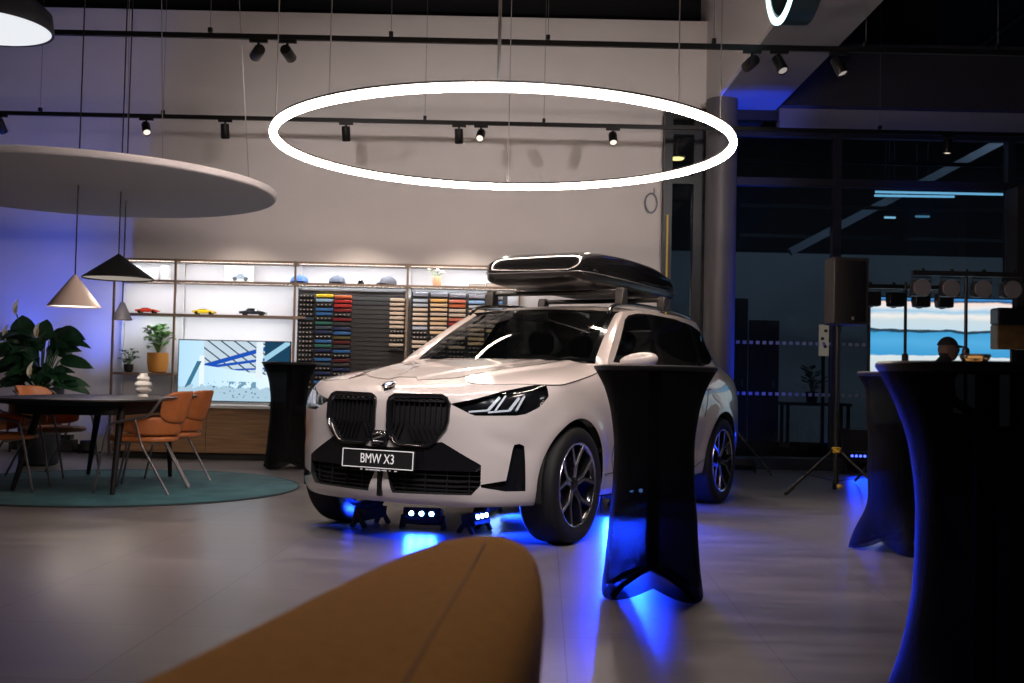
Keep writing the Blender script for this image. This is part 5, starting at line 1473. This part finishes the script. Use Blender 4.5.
half(True).build('lid', box_black, rb, smooth=50); half(False).build('base_shell', box_side, rb, smooth=50)
m = MB()
for s in (1, -1):
    m.tube([(x, s * (fs[0](-x) + .007), fs[2](-x)) for x in xs_], .005, 6)
m.tube([(-1.046, fs[0](1.045) * (2 * i / 10 - 1), fs[2](1.045)) for i in range(11)], .005, 6)
m.build('seam_strip', pbr('seam_grey', (.25, .25, .26), rough=.3, metal=.6), rb)
for s in (1, -1):
    MB().box((-1.20, s * .398, 1.835), (.05, .02, .022)).build('lock', chrome, rb, bevel=.004)
    MB().prism([(-1.32, 1.865), (-1.40, 1.93), (-1.7, 1.965), (-2.5, 1.96), (-2.9, 1.90), (-3.0, 1.865), (-2.5, 1.855)], 1, lambda a, b, k: (a, s * ((fs[0](-a) + .006) * (1 - (abs(b - 1.84) / .17) ** 2 * .18) - .004 + .01 * k), b)).build('side_panel', box_side, rb, smooth=30)
for k, w in enumerate((.035, .02)): MB().box((-2.74 - .06 * k, .372 - .008 * k, 1.893), (w, .012, .022)).build('maker_mark', white_paint, rb)

# ================================================================== SOUND AND LIGHT RIG
sy = 10.45
sp_ = at(834, 470, sy)
st = thing('speaker_stand', 'black tripod speaker stand with a yellow collar', 'stand', (sp_.x + .02, sy, 0))
zc = at(834, 450, sy).z
spk_bot, spk_top = at(845, 325, sy).z, at(845, 259, sy).z
MB().tube([(0, 0, .12), (0, 0, spk_bot + .05)], .017, 12).build('pole', pbr('stand_pole', (.02, .02, .025), rough=.35), st, smooth=60)
MB().tube([(0, 0, .10), (0, 0, zc + .35)], .024, 12).build('sleeve', black_metal, st, smooth=60)
MB().lathe([(.03, -.03), (.045, -.02), (.045, .02), (.03, .03)], 16, c=(0, 0, zc)).build('collar', pbr('yellow_plastic', (.75, .45, .03), rough=.5), st)
for k in range(3):
    a = radians(195 + 120 * k)
    e = Vector((.52 * cos(a), .52 * sin(a), .02)); h_ = Vector((.03 * cos(a), .03 * sin(a), zc))
    l = MB().tube([h_, e], .0135, 8).build('leg', black_metal, st, smooth=60)
    MB().tube([h_.lerp(e, .86), e + (e - h_).normalized() * .02], .021, 8).build('rubber_foot', black_plastic, l, smooth=60)
    MB().bar((.02 * cos(a), .02 * sin(a), .13), h_.lerp(e, .58), .018, .006).build('brace', black_metal, st)
MB().lathe([(.02, -.02), (.03, 0), (.02, .02)], 10, c=(.03, -.03, .08)).build('foot_cap', pbr('yellow_plastic2', (.7, .42, .04), rough=.5), st)
sk = thing('loudspeaker', 'black loudspeaker on the tripod stand with yellow collar', 'speaker', (at(844, 300, sy).x, sy, spk_bot), radians(12))
sw = .36; sh = spk_top - spk_bot
m = MB(); m.prism([(-sw / 2, -.14), (sw / 2, -.14), (sw / 2 + .0, -.02), (sw * .32, .17), (-sw * .32, .17), (-sw / 2, -.02)], 1, lambda x, y, t: (x, y, sh * t)).build('cabinet', pbr('speaker_cabinet', (.035, .032, .032), rough=.55, bump=.2, bscale=250), sk, bevel=.012)
m = MB(); m.grid(lambda a, t: Vector(((a - .5) * (sw - .06), -.142 - .022 * (1 - (2 * a - 1) ** 2), .03 + (sh - .06) * t)), 13, 9).build('grille', pbr('speaker_grille', (.01, .01, .011), rough=.5, bump=.4, bscale=400), sk)
MB().box((0, -.168, .055), (.022, .006, .03)).build('badge', pbr('badge_silver', (.6, .6, .65), rough=.3, metal=.7), sk)
MB().tube(catmull([(.10, .17, .1), (.05, .2, -.2), (-.02, .06, -.6), (-.0, .04, -1.0), (.04, .05, spk_bot * -1 + .3)], 6), .006, 6).build('signal_cable', cable_black, sk)

# second tripod and floor light behind the car
p = on_z(762, 453.5 + 14, 0)
t2 = thing('tripod_stand', 'black tripod stand behind the rear of the car', 'stand', (2.46, 12.4, 0))
MB().tube([(0, 0, .1), (0, 0, .9)], .016, 10).build('pole', black_metal, t2)
for k in range(3):
    a = radians(-25 + 120 * k); MB().tube([(.02 * cos(a), .02 * sin(a), .58), (.50 * cos(a), .50 * sin(a), .02)], .013, 8).build('leg', black_metal, t2)
blue_led = emis('blue_led', (.18, .38, 1), 60)
def led_bar(x, y, z, rz, L, n, label, group, tilt=0, legs=True, wid=.10, hgt=.12, beam=0, leg_h=.10, col=(.004, .036, 1), spread=110, lens=None):
    t = thing('led_floor_light', label, 'floor light', (x, y, z), rz, group)
    b = MB().box((0, 0, 0), (L, wid, hgt)).build('housing', black_metal, t, bevel=.008)
    b.location = (0, 0, leg_h + hgt / 2); b.rotation_euler = (tilt, 0, 0)
    MB().box((0, -wid / 2 - .001, .01), (L - .03, .004, hgt - .04)).build('front_plate', gloss_black, b)
    for k in range(n):
        MB().lathe([(.016, -.004), (.016, -.008), (.001, -.0095)], 16, c=(L * ((k + .5) / n - .5) * .8, -wid / 2, .012), axis='y', cap0=False).build('led_lens', lens or blue_led, b)
    if legs:
        for s in (1, -1):
            MB().bar((s * (L / 2 + .012), -.05, .0), (s * (L / 2 + .012), -.0, leg_h + hgt / 2), .016, .03).build('bracket', black_metal, t)
            MB().bar((s * (L / 2 + .012), .06, .0), (s * (L / 2 + .012), .0, leg_h + hgt / 2), .016, .03).build('bracket', black_metal, t)
    if beam:
        l = bpy.data.lights.new('led_beam', 'AREA'); l.energy = beam; l.color = col; l.shape = 'RECTANGLE'; l.size = L * .8; l.size_y = .03; l.spread = radians(spread)
        o = bpy.data.objects.new('led_beam', l); C.objects.link(o); o.parent = b; o.location = (0, -wid / 2 - .014, .012); o.rotation_euler = (-pi / 2, 0, 0)
    return t
gu = 'blue floor lights under the car'
p1, p2, p3 = on_z(422, 530), on_z(470, 534), on_z(368, 527)
led_bar(p1.x, p1.y + .06, 0, radians(-8), .26, 3, 'floor light under the bumper with three blue lamps facing the camera', gu, tilt=radians(-12), leg_h=.03, hgt=.11, beam=16)
led_bar(p2.x + .03, p2.y + .12, 0, radians(62), .22, 3, 'floor light under the bumper turned sideways towards the front wheel', gu, tilt=radians(-12), leg_h=.04, hgt=.09, beam=55)
led_bar(p3.x, p3.y + .10, 0, radians(-118), .26, 3, 'floor light under the bumper turned towards the far front wheel', gu, tilt=radians(-8), leg_h=.05, hgt=.08, beam=28)
q = CARM @ Vector((-1.72, .55, 0)); led_bar(q.x, q.y, 0, -.02, .36, 4, 'long floor light under the car sill behind the standing table', gu, leg_h=.12, tilt=radians(10), spread=90, beam=85)
q = CARM @ Vector((-2.35, .3, 0)); led_bar(q.x, q.y, 0, car.rotation_euler.z + pi, .5, 6, 'long floor light beside the rear wheel under the car', gu, leg_h=.03, tilt=radians(24), spread=70, beam=28)
q = CARM @ Vector((-.95, -.25, 0)); led_bar(q.x, q.y, 0, radians(70), .3, 4, 'added floor light in the shadow behind the near front wheel', gu, leg_h=.03, tilt=radians(8), beam=70)  # extra unit, added to spread more blue light under the car
led_bar(2.70, 12.86, 0, radians(170), .30, 4, 'blue floor light on the floor behind the rear of the car', 'blue floor lights by the glass front', tilt=radians(-60), leg_h=.03, beam=8)
p = at(857, 455, 13.0)
led_bar(p.x + .1, 13.0, 0, 0, .50, 8, 'blue floor light bar by the glass front, past the speaker stand', 'blue floor lights by the glass front', leg_h=.14, beam=3, lens=emis('blue_led_dim', (.08, .14, 1), 2.5))
cs = thing('flight_case', 'black flight case on the floor by the glass front, under the blue light bar', 'case', (at(857, 455, 13.3).x + .15, 13.3, 0))
MB().box((0, 0, .26), (.60, .20, .50)).build('shell', black_plastic, cs, bevel=.01)
for sx in (-1, 1): MB().box((sx * .29, 0, .26), (.03, .215, .52)).build('edge_rail', black_metal, cs)

# LED screen
YL = 12.3
a_, b_ = at(871, 297, YL), at(1012, 300, YL)
scr = thing('led_screen', 'bright led screen showing a beach with pale sand and blue sea', 'screen', ((a_.x + b_.x) / 2, YL, 0))
sw_, st_ = b_.x - a_.x, a_.z; sb_ = .62; sh_ = st_ - sb_
MB().box((0, .05, (st_ + sb_) / 2), (sw_ + .03, .08, sh_ + .03)).build('case', black_plastic, scr, bevel=.006)
for s in (1, -1): MB().bar((s * .55, .05, 0), (s * .55, .05, sb_), .05, .05).bar((s * .55, -.25, .02), (s * .55, .3, .02), .05, .04).build('foot', black_metal, scr)
def beach_material():
    m, nt, out = new_mat('beach_picture'); e = nt.nodes.new('ShaderNodeEmission'); nt.links.new(e.outputs[0], out.inputs[0]); e.inputs[1].default_value = 1.0
    tc = nt.nodes.new('ShaderNodeTexCoord'); mp = nt.nodes.new('ShaderNodeMapping'); nt.links.new(tc.outputs['Object'], mp.inputs[0])
    sp = nt.nodes.new('ShaderNodeSeparateXYZ'); nt.links.new(tc.outputs['Object'], sp.inputs[0])
    n = nt.nodes.new('ShaderNodeTexNoise'); n.inputs['Scale'].default_value = 3.5; n.inputs['Detail'].default_value = 5
    mp.inputs['Scale'].default_value = (.8, 1, 3); nt.links.new(mp.outputs[0], n.inputs[0])
    ad = nt.nodes.new('ShaderNodeMath'); ad.operation = 'MULTIPLY_ADD'; nt.links.new(n.outputs['Fac'], ad.inputs[0]); ad.inputs[1].default_value = .10; nt.links.new(sp.outputs[2], ad.inputs[2])
    r = nt.nodes.new('ShaderNodeValToRGB'); el = r.color_ramp.elements
    mr = nt.nodes.new('ShaderNodeMapRange'); mr.inputs['From Min'].default_value = 1.10; mr.inputs['From Max'].default_value = st_ + .05
    nt.links.new(ad.outputs[0], mr.inputs[0]); nt.links.new(mr.outputs[0], r.inputs[0])
    el[0].position = .0; el[0].color = (.42, .58, .68, 1); el[1].position = 1; el[1].color = (.05, .25, .6, 1)
    for pos, c in ((.20, (.62, .72, .76)), (.345, (.70, .78, .80)), (.355, (.05, .33, .65)), (.50, (.09, .42, .75)), (.60, (.06, .36, .68)), (.612, (.02, .05, .08)), (.635, (.03, .07, .11)), (.645, (.55, .72, .82)), (.74, (.60, .72, .78)), (.80, (.90, .86, .82)), (.845, (.35, .60, .80)), (.90, (.85, .84, .84)), (.945, (.95, .75, .66)), (.965, (.03, .09, .2))):
        x = el.new(pos); x.color = (*c, 1)
    nt.links.new(r.outputs[0], e.inputs[0]); return m
o = MB().box((0, 0, 0), (sw_, .006, sh_)).build('display', beach_material(), scr)
o.data.transform(Matrix.Translation((0, 0, (st_ + sb_) / 2)))
# par bars
def par_bar(x, y, z, L, n, rz, label, facing, pole_m, px):
    t = thing('light_bar', label, 'stage light', (x, y, 0), rz, 'bars of stage lamps on stands')
    MB().box((0, 0, z), (L, .05, .045)).build('bar', black_metal, t)
    for k in range(n):
        xx = px[k]
        c = MB().box((xx, .06, z - .14), (.17, .12, .15)).build('lamp_head', black_metal, t, bevel=.02)
        MB().lathe([(.08, -.012), (.085, .0), (.078, .015), (.02, .06)], 24, c=(xx, -.0, z - .14), axis='y').build('reflector', pbr('par_lens', (.20, .19, .21), rough=.4, metal=.2), c)
        MB().tube([(xx - .09, .05, z - .14), (xx - .092, .03, z - .035), (xx + .092, .03, z - .035), (xx + .09, .05, z - .14)], .007, 6).build('yoke', black_metal, c)
        MB().box((xx, 0, z + .03), (.025, .04, .03)).build('wing_bolt', black_metal, c)
    MB().tube([(0, .02, .1), (0, .02, z + .05)], .016, 10).build('pole', pole_m, t)
    MB().lathe([(.025, -.05), (.035, -.03), (.035, .03), (.025, .05)], 12, c=(0, .02, z - .75)).build('clamp_knob', black_metal, t)
    for k in range(3):
        a = radians(90 + 120 * k); MB().tube([(.02 * cos(a), .02 + .02 * sin(a), .65), (.5 * cos(a), .02 + .5 * sin(a), .02)], .013, 8).build('leg', black_metal, t)
    return t
yb = 10.4; pbx = at(967, 290, yb).x
par_bar(pbx, yb, at(967, 274, yb).z, 1.04, 4, 0, 'bar of four round stage lamps on a black stand, lenses facing out', 1, black_metal, [at(x, 288, yb).x - pbx for x in (922.5, 951.5, 983.5, 1013)])
yb2 = 11.5; pbx2 = at(905, 290, yb2).x
rear = par_bar(pbx2, yb2, at(905, 287, yb2).z, .86, 4, pi, 'second bar of stage lamps turned away, on a stand lit blue', -1, pbr('pole_dark', (.03, .03, .035), rough=.4), [-(at(x, 300, yb2).x - pbx2) for x in (870, 893.5, 919, 942)])
# two-tone cabinet hanging in front of the screen
p0, p1_ = at(994, 308, 11.8), at(1030, 350, 11.8); pm = at(1007, 325, 11.8).z
cb = thing('column_speaker', 'black and brown upright cabinet on a post in front of the bright screen', 'speaker', ((p0.x + p1_.x) / 2, 11.8, 0), 0)
MB().box((0, 0, (pm + p0.z) / 2), (p1_.x - p0.x, .22, p0.z - pm)).build('black_top', black_plastic, cb, bevel=.02)
MB().box((0, .0, (pm + p1_.z) / 2), (p1_.x - p0.x, .20, pm - p1_.z)).build('brown_body', pbr('brown_panel', (.20, .11, .04), rough=.7, noise=.2, nscale=12), cb, bevel=.015)
MB().tube([(0, 0, .02), (0, 0, p1_.z)], .02, 10).build('post', black_metal, cb); MB().lathe([(.2, 0), (.2, .02), (.02, .03)], 24).build('base_plate', black_metal, cb)
struct(MB().box((at(1024, 300, 12.9).x + .10, 12.9, 1.7), (.5, .3, 3.4)).build('column_square', pbr('dark_column', (.02, .02, .022), rough=.7)))

# ================================================================== THE DISC JOCKEY
hp = at(948, 350, 11.05)
man = thing('person', 'seated person in a dark cap and dark jacket in front of the bright screen', 'person', (hp.x, 11.05, 0), radians(72))
skin = pbr('skin_dim', (.14, .08, .058), rough=.6); jacket = pbr('dark_jacket', (.012, .013, .018), rough=.85); jeans = pbr('dark_jeans', (.012, .016, .03), rough=.9)
HZ = hp.z
def skinned(name, pts, edges, radii, mat_, parent, root=0, sub=2):
    me = bpy.data.meshes.new(name); me.from_pydata(pts, edges, []); o = bpy.data.objects.new(name, me); C.objects.link(o); o.parent = parent
    s = o.modifiers.new('skin', 'SKIN')
    for i, r in enumerate(radii):
        v = me.skin_vertices[0].data[i]; v.radius = r if isinstance(r, tuple) else (r, r); v.use_root = (i == root)
    s.use_smooth_shade = True
    b = o.modifiers.new('sub', 'SUBSURF'); b.levels = b.render_levels = sub
    me.materials.append(mat_); return o
# local frame: the person looks along -y; height of the head centre HZ
zn = HZ - .13; zsd = HZ - .215; zp = HZ - .70
P_ = [(0, .05, zp), (0, .06, zp + .22), (0, .09, zsd - .06), (0, .075, zsd + .04), (0, .02, zn + .05), (0, -.005, HZ + .02),
      (.17, .03, zsd), (.24, -.02, zsd - .28), (.17, -.25, zsd - .42), (-.17, .03, zsd), (-.24, -.02, zsd - .28), (-.17, -.25, zsd - .42),
      (.10, .0, zp - .02), (.15, -.42, zp - .02), (.15, -.40, .10), (-.10, 0, zp - .02), (-.15, -.42, zp - .02), (-.15, -.40, .10)]
E_ = [(0, 1), (1, 2), (2, 3), (3, 4), (4, 5), (3, 6), (6, 7), (7, 8), (3, 9), (9, 10), (10, 11), (0, 12), (12, 13), (13, 14), (0, 15), (15, 16), (16, 17)]
R_ = [(.17, .13), (.15, .11), (.17, .115), (.12, .09), .055, .05, .075, .052, .038, .075, .052, .038, .10, .075, .048, .10, .075, .048]
skinned('body', P_, E_, R_, jacket, man)
def headf(a, t):
    th_ = 2 * pi * a; ph = pi * t - pi / 2
    x = .078 * cos(ph) * cos(th_); y = .098 * cos(ph) * sin(th_); z = .118 * sin(ph)
    if z < 0: y -= .012 * (-z / .118); x *= 1 - .22 * (-z / .118)
    if y < -.06 and -.03 < z < .025: y -= .016 * exp(-(x / .016) ** 2) * (1 - abs(z) / .04)
    return Vector((x, y, HZ + z))
hd = MB().grid(headf, 40, 28, wrapu=True).build('head', skin, man, smooth=180)
for s in (1, -1):
    MB().lathe([(.008, -.006), (.026, -.004), (.028, .004), (.012, .008)], 14, c=(0, 0, 0)).build('ear', skin, hd, loc=None).matrix_local = Matrix.Translation((.079 * s, .005, HZ - .005)) @ Matrix.Rotation(pi / 2, 4, 'Y') @ Matrix.Diagonal((1.1, .7, 1, 1))
    MB().lathe([(.010, -.002), (.007, .003), (.001, .004)], 12, axis='y').build('eye', pbr('eye_dark', (.02, .015, .012), rough=.2), hd, loc=(.03 * s, -.088, HZ + .01))
MB().bar((-.025, -.098, HZ - .052), (.025, -.098, HZ - .052), .008, .01).build('mouth', pbr('lips_dim', (.2, .08, .07), rough=.6), hd)
MB().grid(lambda a, t: headf(.06 + .88 * 0 + a * .38 + .06, .20 + .2 * t) + Vector((0, .004, 0)), 12, 6).build('hair', pbr('hair_dark', (.01, .008, .007), rough=.8), hd, smooth=180)
cp = MB().grid(lambda a, t: (lambda q: Vector((q.x * 1.12, q.y * 1.10 + .004, HZ + (q.z - HZ) * 1.10 + .006)))(headf(a, .60 + .399 * t)), 40, 14, wrapu=True).build('cap', pbr('cap_black', (.012, .012, .014), rough=.8), man, smooth=180)
def brim(a, t):
    an = -pi / 2 + (a - .5) * 1.9; r = .10 + .075 * t * cos((a - .5) * 2.0); return Vector((r * .88 * cos(an), r * sin(an), HZ + .038 - .016 * t + .012 * (1 - (2 * a - 1) ** 2)))
b = MB().grid(brim, 15, 6).build('cap_brim', pbr('cap_brim_black', (.012, .012, .014), rough=.8), cp, smooth=180); s_ = b.modifiers.new('t', 'SOLIDIFY'); s_.thickness = .005
for s in (1, -1):
    base = Vector((.17 * s, -.27, zsd - .43))
    hpts = [tuple(base), tuple(base + Vector((-.01 * s, -.07, -.01)))]; he = [(0, 1)]; hr = [(.028, .02), (.036, .016)]
    for k, (dx, L) in enumerate(((-.030, .058), (-.010, .066), (.010, .062), (.028, .05))):
        i = len(hpts); a = base + Vector((dx * s, -.09, -.012))
        hpts += [tuple(a), tuple(a + Vector((0, -L * .5, -.004))), tuple(a + Vector((0, -L * .9, -.022)))]; he += [(1, i), (i, i + 1), (i + 1, i + 2)]; hr += [.0095, .0085, .007]
    i = len(hpts); hpts += [tuple(base + Vector((-.04 * s, -.04, -.008))), tuple(base + Vector((-.055 * s, -.075, -.018)))]; he += [(0, i), (i, i + 1)]; hr += [.011, .009]
    skinned('hand', hpts, he, hr, skin, man, 0, 1)
    MB().grid(lambda a, t: Vector((.15 * s + .045 * cos(2 * pi * a) * (1 - .25 * t * t), -.43 - .11 + .13 * sin(2 * pi * a) * (1 - .2 * t * t), .005 + .085 * t)), 20, 5, wrapu=True).build('shoe', pbr('shoe_black', (.01, .01, .01), rough=.6), man, smooth=180)
stl = thing('stool', 'black padded stool under the seated person', 'stool', (hp.x + .03, 11.05, 0))
MB().lathe([(.02, zp - .16), (.18, zp - .155), (.19, zp - .13), (.18, zp - .105), (.02, zp - .10)], 32).build('seat', leather_dark, stl, smooth=40)
for k in range(4):
    a = k * pi / 2 + .4; MB().tube([(.10 * cos(a), .10 * sin(a), zp - .16), (.20 * cos(a), .20 * sin(a), 0)], .013, 8).build('leg', black_metal, stl)
# ================================================================== LIGHT
W = bpy.data.worlds.new('world'); SC.world = W; W.use_nodes = True
W.node_tree.nodes['Background'].inputs[0].default_value = (.10, .14, .24, 1); W.node_tree.nodes['Background'].inputs[1].default_value = .05
def spot(loc, aim, watts, col, ang, soft=.1, blend=.8):
    l = bpy.data.lights.new('beam', 'SPOT'); l.energy = watts; l.color = col; l.spot_size = radians(ang); l.spot_blend = blend; l.shadow_soft_size = soft
    o = bpy.data.objects.new('beam', l); C.objects.link(o); o.location = loc; o.rotation_mode = 'QUATERNION'
    o.rotation_quaternion = Vector((0, 0, -1)).rotation_difference((Vector(aim) - Vector(loc)).normalized())
# blue wash of the floor light by the column: up the column and the soffit
spot((2.75, 12.9, .25), (2.86, 13.3, 4.4), 1100, (.01, .06, 1), 26)
# blue light of the stage lamps on the lintel
spot((5.0, 13.2, 2.9), (5.2, 13.42, 4.4), 14, (.02, .09, 1), 130)
SC.view_settings.view_transform = 'Standard'; SC.view_settings.look = 'None'; SC.view_settings.gamma = 1; SC.view_settings.exposure = 0; SC.view_settings.use_curve_mapping = False
SC.cycles.max_bounces = 8; SC.cycles.transparent_max_bounces = 16; SC.cycles.sample_clamp_indirect = 6
SC.cycles.use_denoising = True
